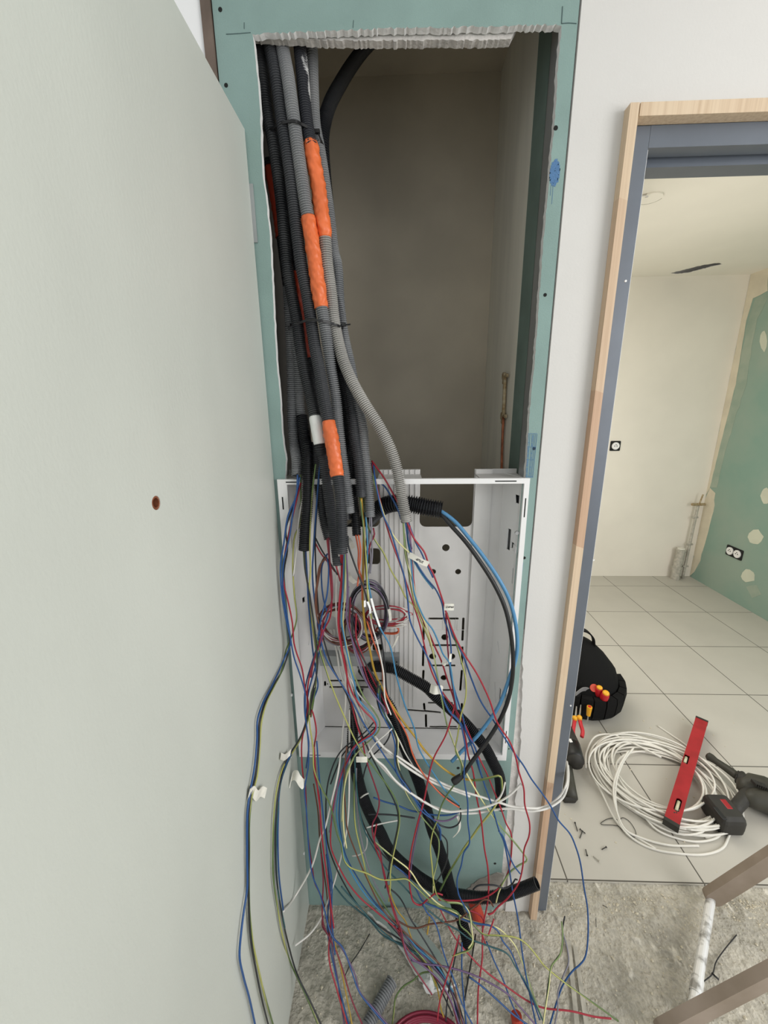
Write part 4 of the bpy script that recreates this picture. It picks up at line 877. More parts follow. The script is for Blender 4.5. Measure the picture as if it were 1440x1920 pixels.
wire('K', 'black wire in the dense curve to the lower edge', '728,1730 760,1765 800,1798 836,1838 858,1878 872,1924', -.004)
wire('D', 'dark red wire in the dense curve to the lower edge', '740,1735 765,1780 800,1815 830,1850 848,1885 858,1922', .002)
wire('P', 'purple wire outermost in the dense curve', '745,1740 780,1778 815,1815 842,1850 858,1890 870,1920', -.003)
wire('T', 'teal wire lying across the torn board scrap', '612,1640 651,1690 690,1722 720,1755 770,1775')
wire('T', 'second teal wire lying across the torn board scrap', '640,1662 676,1703 705,1735 740,1765 785,1790', .004)
wire('R', 'short red wire end behind the diagonal conduit', '878,1706 900,1716 908,1730 904,1748 910,1770', .006)
wire('R', 'thin red scrap of wire by the grey mortar', '926,1723 921,1738 916,1752')
wire('K', 'black wire arched over the black conduit at the wall foot', '887,1668 895,1661 913,1659 933,1661 945,1666 960,1658 967,1648 971,1650')
wire('K', 'dark wire pair standing up from the lower edge, black', '1059,1718 1055,1740 1056,1760 1052,1785 1036,1810 1028,1845 1024,1880 1018,1922')
wire('H', 'pale wire standing up from the lower edge', '1053,1728 1055,1755 1050,1790 1034,1812 1029,1850 1022,1895 1018,1924')
wire('S', 'grey blue wire curling near the flat metal strip', '1056,1750 1064,1780 1066,1805 1056,1830 1046,1862 1046,1890 1040,1922')
wire('G', 'thin green and yellow wire curling on the floor beside the grey offcut', '805,1822 790,1825 775,1838 756,1850 742,1870 738,1900 735,1922')
wire('P', 'grey violet wire crossing the grey offcut', '610,1720 625,1756 645,1785 665,1825 675,1860 700,1890 728,1922', .006)
# -- white and coloured cables
CW = .0030
wire('W', 'white cable rising behind the door frame, upper of the pair', '620,1180,.06 631,1220,.05 640,1269,.03 669,1322,-.01 693,1373,-.03 720,1402 745,1418 770,1435 800,1455 828,1468 862,1482 895,1492 928,1502 960,1512 982,1514 1011,1515,-.075 1033,1507,-.06 1052,1490,-.05 1061,1473,-.04 1064,1450,0 1063,1428,.06', r=CW, name='white_cable', cat='cable')
wire('W', 'white cable rising behind the door frame, lower of the pair', '626,1180,.055 638,1225,.045 650,1280,.02 668,1335,-.01 687,1400,-.03 724,1447 762,1483 787,1500 812,1512 837,1520 862,1525 895,1524 925,1519 955,1516 990,1521 1013,1519,-.08 1034,1512,-.07 1055,1496,-.055 1063,1478,-.045 1066,1455,0 1065,1435,.06', r=CW, name='white_cable', cat='cable')
wire('W', 'white cable ending bent up over the white wall', '632,1180,.05 645,1235,.04 662,1300,.01 680,1365,-.02 700,1418 720,1437 740,1462 762,1481 795,1503 823,1518 845,1522 867,1520 895,1517 920,1510 942,1500 960,1487 978,1469', r=CW, name='white_cable', cat='cable')
wire('W', 'white cable with its cut end over the teal board', '638,1180,.045 652,1240,.035 668,1300,.01 686,1350,-.02 705,1384 722,1404 760,1436 800,1461 837,1477 860,1485 881,1493', r=.0036, name='white_cable', cat='cable')
wire('W', 'short white cable end pointing up beside the hanging conduit', '928,1503 937,1495 943,1483 947,1467', r=.0024, name='white_cable', cat='cable')
wire('W', 'white cable crossing left over the door leaf, upper one', '641,1180,.05 646,1260,.01 648,1313,-.015 643,1369,-.025 636,1436 622,1500 608,1556 601,1570 584,1626 553,1681 531,1709', r=.0026, name='white_cable', cat='cable')
wire('W', 'white cable crossing left over the door leaf, lower one', '655,1330,.0 655,1450 651,1548 634,1628 614,1692 603,1720 581,1751 553,1773', r=.0026, name='white_cable', cat='cable')
mbP = path('814,958,.012 822,957,.008 851,976,-.005 878,1007,-.02 907,1044,-.035 936,1087,-.05 956,1127,-.055 967,1171,-.058 970,1207,-.06 967,1235,-.06 956,1269,-.06 936,1322,-.058 916,1353,-.055 893,1382,-.055 867,1407,-.058 847,1428,-.06', .0045)
o = MB().tube(spline(mbP, .01), .0046, 12).build('coax_cable', M['cable_blue'], smooth=True); tag(o, 'thick light blue cable arching from the black conduit round the right of the box', 'cable')
mbP = path('812,962,.012 824,963,.006 847,987,-.01 873,1016,-.026 900,1053,-.04 927,1096,-.052 947,1140,-.06 958,1189,-.066 962,1238,-.068 960,1276,-.068 951,1318,-.066 933,1358,-.064 907,1398,-.07 884,1429,-.075 867,1453,-.08 849,1467,-.085', .0045)
o = MB().tube(spline(mbP, .01), [.0050] * (len(spline(mbP, .01)) - 5) + [.0055, .0075, .009, .0095, .008], 12).build('power_cable', M['black'], smooth=True); tag(o, 'thick black cable arching from the black conduit, fat sealed end over the teal board', 'cable')
wire('W', 'thin white cable tie tail across the curved conduit', '687,1552,-.07 716,1544,-.06 747,1538,-.05', name='cable_tie', cat='cable tie')
wire('W', 'thin white hooked wire hanging by the curved conduit', '686,1556,-.07 688,1584,-.06 684,1595,-.06 672,1603,-.06 660,1605,-.06', name='electrical_wire')
wire('W', 'short white cable tie tail on the conduit under the box', '676,1496,-.055 684,1490,-.055 692,1487,-.05', name='cable_tie', cat='cable tie')

# ---- coils of wire tied up inside the box
def coil(label, cx, cy, Y, rx, rz, n, cols, seed, sy=.012, jit=.004, tilt=0.0):
    rnd = random.Random(seed); c = atY(cx, cy, Y); e = empty('wire_coil', c)
    for col in cols:
        mb = MB()
        for k in range(n):
            ax = rx + rnd.uniform(-jit, jit); az = rz + rnd.uniform(-jit, jit); dx = rnd.uniform(-jit, jit); dz = rnd.uniform(-jit, jit); dy = rnd.uniform(-sy, sy); ph = rnd.uniform(0, 6)
            pts = []
            for q in range(41):
                t = ph + q * 2 * math.pi / 40
                pts.append(Vector((dx + ax * math.cos(t), dy + .004 * math.sin(2 * t + ph) + tilt * math.sin(t), dz + az * math.sin(t))))
            mb.tube(pts, WR, 5)
        mb.build('wire_loop', M['w' + col], e, smooth=True)
    return tag(e, label, 'wire coil', 'coils of wire inside the box')
coil('purple and black wires coiled in a tall ring in the middle of the box', 692, 1148, .028, .047, .085, 6, 'PSKP', 3, tilt=-.01)
coil('brown, red, white and grey wires coiled wide at the left of the box', 640, 1172, .018, .056, .060, 6, 'NDWS', 5, tilt=-.012)
coil('thin red and white wires looped to the right of the coils', 728, 1151, .05, .055, .020, 3, 'RW', 8, .008, .007)
coil('white wires looped to the right of the coils', 735, 1171, .055, .036, .008, 2, 'W', 9, .006, .003)
coil('orange wires looped lowest to the right of the coils', 726, 1180, .052, .030, .014, 2, 'O', 10, .006, .003)
coil('dark brown wires coiled behind the others by the rail', 672, 1185, .045, .042, .046, 4, 'NKD', 12, tilt=.01)

# ---- paper tags
def ribbon(name, label, s, wv, m='paper', th=.0009, cat='label'):
    P = spline(path(s, .002), .003); W = Vector(wv); rings = []
    for i, (p, (u, w)) in enumerate(zip(P, frames(P))):
        t = (P[min(i + 1, len(P) - 1)] - P[max(i - 1, 0)]).normalized(); n = t.cross(W).normalized() * th
        rings.append([p + W + n, p - W + n, p - W - n, p + W - n])
    o = MB().loft(rings).build(name, M[m], smooth=False); return tag(o, label, cat, 'paper tags and tape wraps on the wires'), P
def scribble(o, c, text, size, rot=0.0, Y=-.0015):
    cu = bpy.data.curves.new('t', 'FONT'); cu.body = text; cu.size = size; cu.align_x = 'CENTER'; cu.align_y = 'CENTER'; cu.extrude = .0002; cu.shear = .3
    t = bpy.data.objects.new('t', cu); COL.objects.link(t); dg = bpy.context.evaluated_depsgraph_get(); dg.update()
    me = bpy.data.meshes.new_from_object(t.evaluated_get(dg)); bpy.data.objects.remove(t)
    me.transform(Matrix.Translation(c + Vector((0, Y, 0))) @ Matrix.Rotation(rot, 4, 'Y') @ Matrix.Rotation(math.pi / 2, 4, 'X'))
    me.materials.clear(); me.materials.append(M['ink'])
    h = bpy.data.objects.new('handwriting', me); COL.objects.link(h); h.parent = o
ribbon('wire_tag', 'crumpled white paper tag on the wires furthest left over the door leaf', '467,1490,-.26 474,1484,-.262 482,1492,-.272 490,1484,-.262 498,1487,-.26', (0.002, .004, .009))
ribbon('wire_tag', 'curled white paper tag ending the red wire left of the teal board', '545,1468,-.075 548,1456,-.078 556,1454,-.085 562,1464,-.09 569,1470,-.088 573,1462,-.08', (0.002, .006, .010))
ribbon('wire_tag', 'small tag on the wires at the edge of the door leaf', '527,1418,-.075 533,1420,-.08 540,1415,-.085 545,1410,-.085', (0.001, .003, .007))
o, P = ribbon('wire_tag', 'square cream tag below the rim of the box', '668,1424,-.085 678,1424,-.088 689,1424,-.085', (0.0, .0, .0085))
o, P = ribbon('wire_tag', 'handwritten tag on the red wires just under the pale conduit', '767,1040,-.045 778,1046,-.05 790,1053,-.052 803,1058,-.05', (.003, 0, .006)); scribble(o, P[len(P) // 2], '4P6R', .009, .5)
o, P = ribbon('wire_tag', 'square handwritten tag in the middle right of the box', '833,1138,-.052 842,1138,-.054 851,1138,-.053', (0, 0, .0085)); scribble(o, P[len(P) // 2], 'G4P68', .0068)
ribbon('wire_tag', 'crumpled tag in front of the crossing conduit', '807,1290,-.055 816,1294,-.065 826,1293,-.06 829,1296,-.056', (.002, .002, .011))
ribbon('wire_tag', 'small crumpled tag at the crossing slots of the box', '829,1242,-.05 834,1246,-.055 840,1238,-.05', (.001, 0, .004))
ribbon('wire_tag', 'narrow white sleeve tag on the blue wire', '845,1226,-.058 844,1234,-.06 844,1241,-.058', (.003, .001, 0))
ribbon('wire_tag', 'long thin white curl hanging under the cut cable ends', '858,1530,-.09 862,1545,-.09 860,1558,-.09 851,1569,-.09', (.003, .002, 0), th=.0006)
ribbon('wire_tag', 'white wrapping on the purple coil', '729,1142,.005 731,1152,.0 732,1164,.002', (.003, .003, 0))
ribbon('wire_tag', 'cream wrapping among the wires above the coils', '652,1010,-.0 658,1018,-.01 662,1028,-.006', (.005, .002, .002))
ribbon('wire_tag', 'cream flap above the purple coil', '652,1074,-.0 656,1084,-.01 666,1093,-.006', (.005, .002, .002))
ribbon('wire_tag', 'pale plastic tie tail hanging below the looped wires', '746,1192,.05 742,1203,.05 736,1214,.05', (.003, .001, 0))
for (s, lab) in (('684,1126,-.06 684,1138,-.062', 'frayed white tape on the mustard wire'), ('689,1128,-.06 694,1142,-.062 694,1150,-.06', 'white tape wrapped beside the mustard wire'), ('696,1122,-.06 702,1145,-.062 712,1175,-.06', 'long white tape strip on the light blue wire')):
    ribbon('wire_tag', lab, s, (.0022, .0012, 0), 'tape_white')
ribbon('wire_tag', 'cream folded card behind the left coil', '614,1140,.05 630,1150,.045 640,1142,.05', (0, 0, .012))
ribbon('wire_tag', 'cream folded card behind the purple coil', '664,1180,.05 676,1186,.045 688,1184,.05', (0, 0, .010))

# ------------------------------------------------------------------ things on the floors
# red conduit stub and white crumbs by the wall foot
a = atZ(893, 1728, .0); bq = atY(884, 1692, -.03)
o = MB().tube([atZ(898, 1722, .004), atY(888, 1690, -.03)], [.019, .017], 16).build('conduit_stub', M['red_block']); tag(o, 'red plastic conduit stub coming out of the slab under the black conduits', 'conduit')
p = atZ(972, 1928, .002); o = MB().tube([Vector((p.x, p.y, .0)), Vector((p.x - .005, p.y + .01, .03))], .014, 14).build('conduit_stub', M['red_block']); tag(o, 'red conduit stub at the lower edge of the rough floor', 'conduit')
# red cable coil at the lower edge
e = empty('cable_coil', atZ(800, 1925, .01)); c = e.location
mb = MB()
for k in range(7):
    rr = .085 + k * .0035; mb.tube([Vector((rr * math.cos(t * .15), -.055 + rr * .75 * math.sin(t * .15), .003 + .003 * (k % 3))) for t in range(43)], .0035, 6)
mb.build('cable_loops', M['wD'], e, smooth=True); tag(e, 'dark red cable coiled on the rough floor at the lower edge of view', 'cable')
# torn scrap of green board
M['teal_scrap'] = mat('dusty_green_board_face', (0.26, 0.34, 0.315), 0.9, col2=(0.40, 0.44, 0.41), vscale=16)
L = [(c.x, c.y) for c in (atZ(a, b_, .004) for a, b_ in ((690, 1712), (740, 1706), (790, 1745), (822, 1785), (845, 1825), (855, 1850), (838, 1858), (812, 1860), (786, 1838), (768, 1808), (748, 1775), (728, 1745), (706, 1730)))]
o = plate('board_scrap', [jag(L + [L[0]], .0015, .008, 4)[:-1]], lambda u, v, w: (u, v, .004 + w), .012, (M['teal_scrap'], M['gypsum_white']), axis=2); tag(o, 'torn scrap of green plasterboard on the rough floor under the wires', 'board offcut')
def lump(name, px, py, r, m, label, cat, z=0.0, sq=.6, seed=0, group=None):
    c = atZ(px, py, z); mb = MB(); rings = []
    for i in range(7):
        th = math.pi * i / 6; ring = []
        for k in range(9):
            ph = 2 * math.pi * k / 9; d = Vector((math.sin(th) * math.cos(ph), math.sin(th) * math.sin(ph), math.cos(th) * sq))
            ring.append(c + Vector((0, 0, r * sq * .7)) + d * r * (1 + .45 * noise.noise(d * 2.3 + Vector((seed, 0, 0)))))
        rings.append(ring)
    mb.loft(rings); return tag(mb.build(name, m), label, cat, group)
lump('plaster_lump', 806, 1848, .020, M['gypsum_white'], 'white plaster lump at the tip of the torn board scrap', 'plaster lump', seed=1)
lump('plaster_lump', 911, 1660, .012, M['gypsum_white'], 'white plaster lump stuck at the right foot of the green board', 'plaster lump', seed=3, z=.05, sq=1.4)
# plaster debris: stuff
mb = MB(); rnd = random.Random(4)
for k in range(3400):
    if rnd.random() < .5: x = rnd.uniform(.15, 1.3); y = -abs(rnd.gauss(0, .05)) + .05
    else: x = rnd.uniform(-.27, 1.4); y = rnd.uniform(-.5, .07)
    r = abs(rnd.gauss(0, .0014)) + .0005; r = min(r, .0055)
    zz = .0 + r * .2; th = rnd.uniform(0, 6.28); L = rnd.uniform(.8, 1.6)
    vs = []
    for (a, bb, cc) in ((1, 0, 0), (-1, 0, 0), (0, 1, 0), (0, -1, 0), (0, 0, 1), (0, 0, -1)):
        X = a * L * r; Y = bb * r; Z = cc * r * 1.0; j = 1 + rnd.uniform(-.3, .3)
        vs.append((x + (X * math.cos(th) - Y * math.sin(th)) * j, y + (X * math.sin(th) + Y * math.cos(th)) * j, zz + Z * j))
    mb.add(vs, [(0, 2, 4), (2, 1, 4), (1, 3, 4), (3, 0, 4), (2, 0, 5), (1, 2, 5), (3, 1, 5), (0, 3, 5)])
for k in range(70):        # a few crumbs on the tiles
    x = rnd.uniform(.6, 1.7); y = rnd.uniform(.1, .9); r = abs(rnd.gauss(0, .0012)) + .0005
    mb.box((x - r, y - r, .003), (x + r * 1.4, y + r, .003 + r))
tag(mb.build('plaster_debris', M['filler']), 'cream crumbs of plaster scattered over the rough floor and threshold', 'debris', kind='stuff')
# cable tie scraps and rods on the floor
def rod(name, label, pts, r, m, cat, z=.004, sm=True):
    P = [atZ(a, b_, z) for a, b_ in pts]; o = MB().tube(spline(P, .006), r, 7).build(name, M[m], smooth=sm); return tag(o, label, cat)
rod('cable_tie', 'thin black cable tie scrap standing out beside the grey offcut', ((693, 1751), (675, 1782), (655, 1812), (646, 1832)), .0013, 'black', 'cable tie')
rod('cable_tie', 'straight black strip on the floor right of the diagonal conduit end', ((892, 1752), (884, 1800), (877, 1840), (871, 1876)), .0022, 'black', 'cable tie')
rod('cable_tie', 'curved black cable tie behind the ladder rung', ((1381, 1753), (1355, 1785), (1342, 1805), (1336, 1826), (1318, 1842), (1290, 1880), (1266, 1896)), .0014, 'black', 'cable tie')
rod('cable_tie', 'short black stub crossing the curved cable tie', ((1334, 1824), (1348, 1837)), .0024, 'black', 'cable tie')
rod('binding_wire', 'thin bent dark wire beside the coil of white cable', ((1149, 1547), (1126, 1545), (1136, 1537), (1150, 1534), (1160, 1538), (1168, 1533), (1180, 1540), (1192, 1560), (1190, 1570), (1180, 1565), (1166, 1556), (1160, 1549), (1149, 1547)), .0011, 'dark_rubber', 'wire', z=.006)
rod('nail', 'rusty thin nail on the rough floor near the threshold', ((1117, 1715), (1118, 1738)), .0008, 'dark_rubber', 'nail')
rod('nail', 'short dark nail on the rough floor under the tile edge', ((1130, 1697), (1139, 1702)), .0009, 'dark_rubber', 'nail')
# flat metal strips at the lower edge
for i, (P, lab) in enumerate(((((1066, 1765), (1082, 1925)), 'pale flat strip lying on the rough floor left of its twin'), (((1078, 1775), (1100, 1925)), 'pale flat strip lying on the rough floor right of its twin'))):
    a, c = atZ(*P[0], .004), atZ(*P[1], .004); d = (c - a).normalized(); n = Vector((-d.y, d.x, 0)) * .006
    o = MB().loft([[a - n, a + n, a + n + Vector((0, 0, .003)), a - n + Vector((0, 0, .003))], [c - n, c + n, c + n + Vector((0, 0, .003)), c - n + Vector((0, 0, .003))]]).build('flat_strip', M['pvc']); tag(o, lab, 'strip')
# screws on the tiles
def screw(a, b_, label, m='dark_rubber'):
    h = atZ(*a, .008); t = atZ(*b_, .006); d = (t - h).normalized(); L = (t - h).length
    if L < .02: t = h + d * .02
    N = 14; pts = [h + (t - h) * k / N for k in range(N + 1)]
    rs = [.0034, .0028, .0017] + [(.0018, .0012)[k % 2] for k in range(N - 3)] + [.0003]
    return tag(MB().tube(pts, rs, 9).build('screw', M[m]), label, 'screw', 'screws scattered on the tiles')
screw((1078, 1542), (1083, 1559), 'black drywall screw nearest the door frame on the tiles')
screw((1087, 1554), (1098, 1563), 'black drywall screw lying across another one on the tiles')
screw((1092, 1558), (1087, 1572), 'black drywall screw under the one lying across it')
screw((1137, 1588), (1128, 1593), 'black drywall screw lying furthest right of the group on the tiles')
screw((1101, 1604), (1098, 1592), 'black drywall screw head down in the middle of the tiles')
screw((1124, 1615), (1112, 1605), 'pale screw with a dark head, lowest on the tiles', 'pvc')

# coil of white cable on the tiles
cc = Vector((1.09, .452, .003)); e = empty('white_cable_coil', cc); rnd = random.Random(21)
mb = MB(); turns = 17; pts = []
for k in range(turns):
    ax = rnd.uniform(.165, .262); ay = rnd.uniform(.155, .235); dx = rnd.uniform(-.028, .03); dy = rnd.uniform(-.02, .03); rot = rnd.uniform(-.5, .3); ph = rnd.uniform(0, 6.28); z = .006 + .0022 * k
    P = []
    for q in range(49):
        t = ph + q * 2 * math.pi / 48 * 1.02
        x = ax * math.cos(t); y = ay * math.sin(t)
        P.append(Vector((dx + x * math.cos(rot) - y * math.sin(rot), dy + x * math.sin(rot) + y * math.cos(rot), max(.0045, z + .006 * math.sin(t * 2 + ph)))))
    mb.tube(P, .0039, 8)
mb.build('cable_loops', M['cable_white'], e, smooth=True)
def cend(s, zs):
    P = [atZ(a, b_, z) - cc for (a, b_), z in zip(s, zs)]; mb = MB(); mb.tube(spline(P, .012), .0039, 8); mb.build('loose_end', M['cable_white'], e, smooth=True)
cend(((1233, 1361), (1260, 1379), (1290, 1400), (1330, 1440), (1360, 1470), (1377, 1500), (1370, 1540)), (.006, .006, .010, .012, .010, .008, .008))
cend(((1188, 1402), (1168, 1430), (1155, 1470), (1155, 1510), (1165, 1550), (1190, 1575), (1225, 1592), (1270, 1600), (1320, 1602), (1355, 1590), (1368, 1565)), (.045, .045, .045, .035, .02, .008, .006, .006, .006, .006, .008))
cend(((1178, 1408), (1160, 1440), (1150, 1480), (1156, 1520), (1172, 1555), (1205, 1572), (1250, 1584), (1310, 1586)), (.05, .05, .048, .035, .02, .010, .008, .006))
cend(((1204, 1526), (1230, 1555), (1270, 1572), (1310, 1578), (1345, 1570), (1356, 1555)), (.02, .012, .008, .008, .01, .012))
cend(((1322, 1571), (1340, 1570), (1352, 1560), (1352, 1545)), (.006, .006, .01, .02))
cend(((1230, 1592), (1200, 1574), (1170, 1556), (1154, 1538), (1130, 1490), (1105, 1440), (1112, 1400), (1140, 1383)), (.005, .005, .006, .01, .02, .03, .035, .03))
cend(((1098, 1440), (1100, 1410), (1118, 1380), (1150, 1378), (1190, 1395), (1240, 1420)), (.03, .03, .035, .035, .035, .03))
tag(e, 'large loose coil of white cable lying on the tiles beyond the doorway', 'cable coil')

# spirit level
A, B_, C_ = atZ(1245, 1533, .058), atZ(1305, 1343, .058), atZ(1273, 1553, .058)
xd = (B_ - A); Lv = xd.length; xd.normalize(); yd = (C_ - A); yd -= xd * yd.dot(xd); Wv = yd.length; yd.normalize(); zd = Vector((0, 0, 1))
MT = Matrix.Translation(A) @ Matrix((( xd.x, yd.x, 0, 0), (xd.y, yd.y, 0, 0), (0, 0, 1, 0), (0, 0, 0, 1)))
e = empty('spirit_level', A.lerp(B_, .5))
def lv(x0, y0, z0, x1, y1, z1): return MB().box((x0, y0, z0), (x1, y1, z1), 0, MT)
def local(px, py):
    q = atZ(px, py, .058); d = q - A; return d.dot(xd), d.dot(yd)
v1 = local(1286, 1423); v2 = local(1271, 1509)
win1 = rect(v1[0] - .028, -.0005 + .002, v1[0] + .028, .020); win2 = rrect(v2[0] - .035, v2[1] - .009, v2[0] + .035, v2[1] + .009, .009)
o = plate('face', [rect(.006, 0, Lv - .006, Wv), win1, win2], lambda u, v, w: tuple(MT @ Vector((u, v, -.003 + w))), .003, M['red_paint'], axis=2); under(o, e)
mb = lv(.006, .0, -.022, Lv - .006, .003, -.003); mb.box((.006, Wv - .003, -.022), (Lv - .006, Wv, -.003), 0, MT).box((.006, 0, -.022), (Lv - .006, Wv, -.019), 0, MT); under(mb.build('frame', M['red_paint']), e)
mb = lv(-.008, -.001, -.024, .008, Wv + .001, .001); under(mb.build('end_cap', M['dark_rubber']), e)
mb = lv(Lv - .008, -.001, -.024, Lv + .004, Wv + .001, .001); under(mb.build('end_cap', M['dark_rubber']), e)
for (u, v, L) in ((v1[0], .010, .018), (v2[0], v2[1], .024)):
    a = MT @ Vector((u - L, v, -.007)); c = MT @ Vector((u + L, v, -.007)); o = MB().tube([a, c], .006, 12).build('vial', M['vial'], smooth=True); under(o, e)
mb = lv(v1[0] - .03, .002, -.019, v1[0] + .03, .022, -.013); mb.box((v2[0] - .037, v2[1] - .011, -.019), (v2[0] + .037, v2[1] + .011, -.013), 0, MT); under(mb.build('vial_backing', M['hole']), e)
for (u, v) in ((.05, Wv * .5), (.055, Wv * .62)): under(lv(u - .003, v - .002, -.0001, u + .003, v + .002, .0004).build('scuff', M['dark_rubber']), e)
tag(e, 'red spirit level with two vials lying across the coil of white cable', 'spirit level')

# cordless rotary hammer lying on its side
e = empty('rotary_hammer', (1.33, .33, .003))
def h(px, py, z): return atZ(px, py, z)
def ht(name, pts, rs, m, n=16, sm=True, par=e):
    q = MB(); P = [h(*p) for p in pts]; q.tube(P, rs, n); o = q.build(name, M[m], smooth=sm)
    return under(o, e) if par is e else under(o, par)
ht('side_handle', [(1325, 1416, .055), (1328, 1418, .055), (1334, 1421, .055), (1342, 1427, .055), (1360, 1439, .056), (1378, 1452, .058), (1384, 1456, .06)], [.010, .0175, .0165, .0135, .0150, .0165, .017], 'tool_olive')
ht('handle_collar', [(1379, 1455, .06), (1381, 1456, .06), (1387, 1459, .06), (1390, 1460, .062), (1393, 1462, .064), (1397, 1466, .066), (1402, 1470, .068)], [.018, .026, .024, .030, .025, .031, .027], 'dark_rubber')
ht('gear_housing', [(1392, 1486, .05), (1398, 1476, .06), (1412, 1472, .066), (1430, 1478, .07), (1460, 1492, .07), (1490, 1505, .07)], [.020, .034, .042, .046, .046, .040], 'tool_olive', 20)
ht('motor_housing', [(1395, 1500, .055), (1410, 1498, .06), (1430, 1500, .06), (1455, 1508, .06), (1480, 1520, .06)], [.020, .034, .044, .050, .046], 'tool_olive', 20)
ht('grip', [(1372, 1524, .05), (1382, 1512, .052), (1394, 1498, .055), (1406, 1488, .058), (1416, 1482, .06)], [.022, .022, .023, .027, .03], 'dark_rubber')
mbv = MB(); 
for k in range(7):
    q = h(1414 + k * 4, 1466 + k * 1.5, .115); mbv.box((q.x - .002, q.y - .012, q.z - .01), (q.x + .002, q.y + .012, q.z + .002))
under(mbv.build('vent_ribs', M['dark_rubber']), e)
# battery: lofted block
A = h(1342, 1500, .035); Bq = h(1378, 1556, .035); ax = (Bq - A).normalized(); ay = Vector((-ax.y, ax.x, 0)).normalized()
ctr = h(1357, 1526, .045)
ang = math.atan2(h(1372, 1566, .05).y - h(1330, 1512, .05).y, h(1372, 1566, .05).x - h(1330, 1512, .05).x)
Lb = (h(1372, 1566, .05) - h(1330, 1512, .05)).length; Wb = (h(1372, 1566, .05) - h(1391, 1548, .05)).length
Wb = max(Wb, .06)
BM = Matrix.Translation(Vector((ctr.x, ctr.y, .004))) @ Matrix.Rotation(ang, 4, 'Z')
mb = MB(); rings = []
for z, k in ((0, .86), (.008, .97), (.03, 1.0), (.055, 1.0), (.068, .93), (.078, .80), (.08, .74)):
    ring = []
    for (x, y) in rrect(-Lb * .55 * k, -Wb * .62 * k, Lb * .52 * k, Wb * .60 * k, .014 * k, 4): ring.append(BM @ Vector((x, y, z)))
    rings.append(ring)
mb.loft(rings); bat = under(mb.build('battery', M['dark_rubber'], smooth=False), e)
q = h(1362, 1508, .083); RM = Matrix.Translation(Vector((q.x, q.y, .079))) @ Matrix.Rotation(ang, 4, 'Z')
under(MB().bbox((-.020, -.011, 0), (.020, .011, .006), .003, 0, RM).build('red_release_panel', M['red_paint']), e)
q = h(1350, 1524, .083); RM = Matrix.Translation(Vector((q.x, q.y, .078))) @ Matrix.Rotation(ang, 4, 'Z')
under(MB().bbox((-.024, -.009, 0), (.024, .009, .005), .003, 0, RM).build('battery_ridge', M['black']), e)
tag(e, 'dark cordless rotary hammer with red battery panel on the tiles at the right', 'power tool')

# tool bag behind the door frame with tools
bc_ = Vector((1.00, .965, .003)); e = empty('tool_bag', bc_)
mb = MB(); rings = []
for z, kx, ky, dx, dy in ((0, .80, .84, 0, 0), (.01, .92, .94, 0, 0), (.06, 1.0, 1.0, 0, 0), (.14, .97, .98, 0, .01), (.20, .86, .90, .0, .02), (.26, .66, .72, -.01, .04), (.30, .45, .5, -.015, .05), (.325, .2, .22, -.02, .055)):
    rings.append([bc_ + Vector((dx + .175 * kx * math.cos(t) * (1 + .03 * math.sin(3 * t + z * 9)), dy + .19 * ky * math.sin(t) * (1 + .03 * math.sin(2 * t)), z)) for t in [2 * math.pi * k / 26 for k in range(26)]])
mb.loft(rings); under(mb.build('bag_body', M['bag'], smooth=True), e)
hp1 = atY(1100, 1196, .99); P = [bc_ + Vector((-.10, .06, .27)), bc_ + Vector((-.07, .05, .36)), bc_ + Vector((-.01, .04, .385)), bc_ + Vector((.035, .03, .35)), bc_ + Vector((.05, .03, .27))]
q = MB(); pts = spline(P, .01); rings = [[p + Vector((0, -.016, 0)), p + Vector((0, .016, 0)), p + Vector((.003, .016, .007)), p + Vector((.003, -.016, .007))] for p in pts]
q.loft(rings); under(q.build('handle', M['bag']), e)
# pocket belt with pouches
q = MB()
for k in range(-5, 5):
    t0 = -math.pi / 2 + k * .30 - .14 + .25; t1 = t0 + .27
    ring = []
    for zz, off in ((.03, .012), (.05, .024), (.12, .030), (.15, .026)):
        ring.append([bc_ + Vector(((.170 + off) * math.cos(t0), (.185 + off) * math.sin(t0), zz)), bc_ + Vector(((.170 + off) * math.cos(t1), (.185 + off) * math.sin(t1), zz)),
                     bc_ + Vector((.165 * math.cos(t1), .18 * math.sin(t1), zz)), bc_ + Vector((.165 * math.cos(t0), .18 * math.sin(t0), zz))])
    q.loft(ring)
under(q.build('pockets', M['bag']), e)
p = atZ(1147, 1300, .12); under(MB().bbox((p.x - .012, p.y - .012, .10), (p.x + .012, p.y + .012, .15), .005).build('buckle', M['bag_grey']), e)
p0, p1 = atZ(1080, 1302, .17), atZ(1111, 1295, .17)
q = MB(); pts = spline([p0, p0.lerp(p1, .5) + Vector((0, .01, .01)), p1], .01); q.loft([[p + Vector((0, 0, -.010)), p + Vector((0, .004, -.010)), p + Vector((0, .004, .010)), p + Vector((0, 0, .010))] for p in pts]); under(q.build('grey_trim', M['bag_grey']), e)
tag(e, 'round black fabric tool bag standing on the tiles behind the door frame', 'tool bag')
def handle_tool(name, label, base, top, r, cat, blade=.10, flare=1.0):
    a = atZ(*base); c = atZ(*top); d = (c - a).normalized(); e = empty(name, a)
    N = 10; pts = [a.lerp(c, k / N) for k in range(N + 1)]; rs = [r * x for x in (.7, .85, 1.0, .92, .95, 1.05, 1.1, 1.1, 1.05, 1.0, .95)]
    under(MB().tube(pts, rs, 12).build('grip', M['tool_red'], smooth=True), e)
    under(MB().tube([c, c + d * .006, c + d * .010], [r * .9, r * .85, r * .4], 12).build('end_cap', M['tool_yellow'], smooth=True), e)
    under(MB().tube([a - d * blade, a], .003, 8).build('shaft', M['chrome']), e)
    return tag(e, label, cat, 'screwdrivers in the bag pockets')
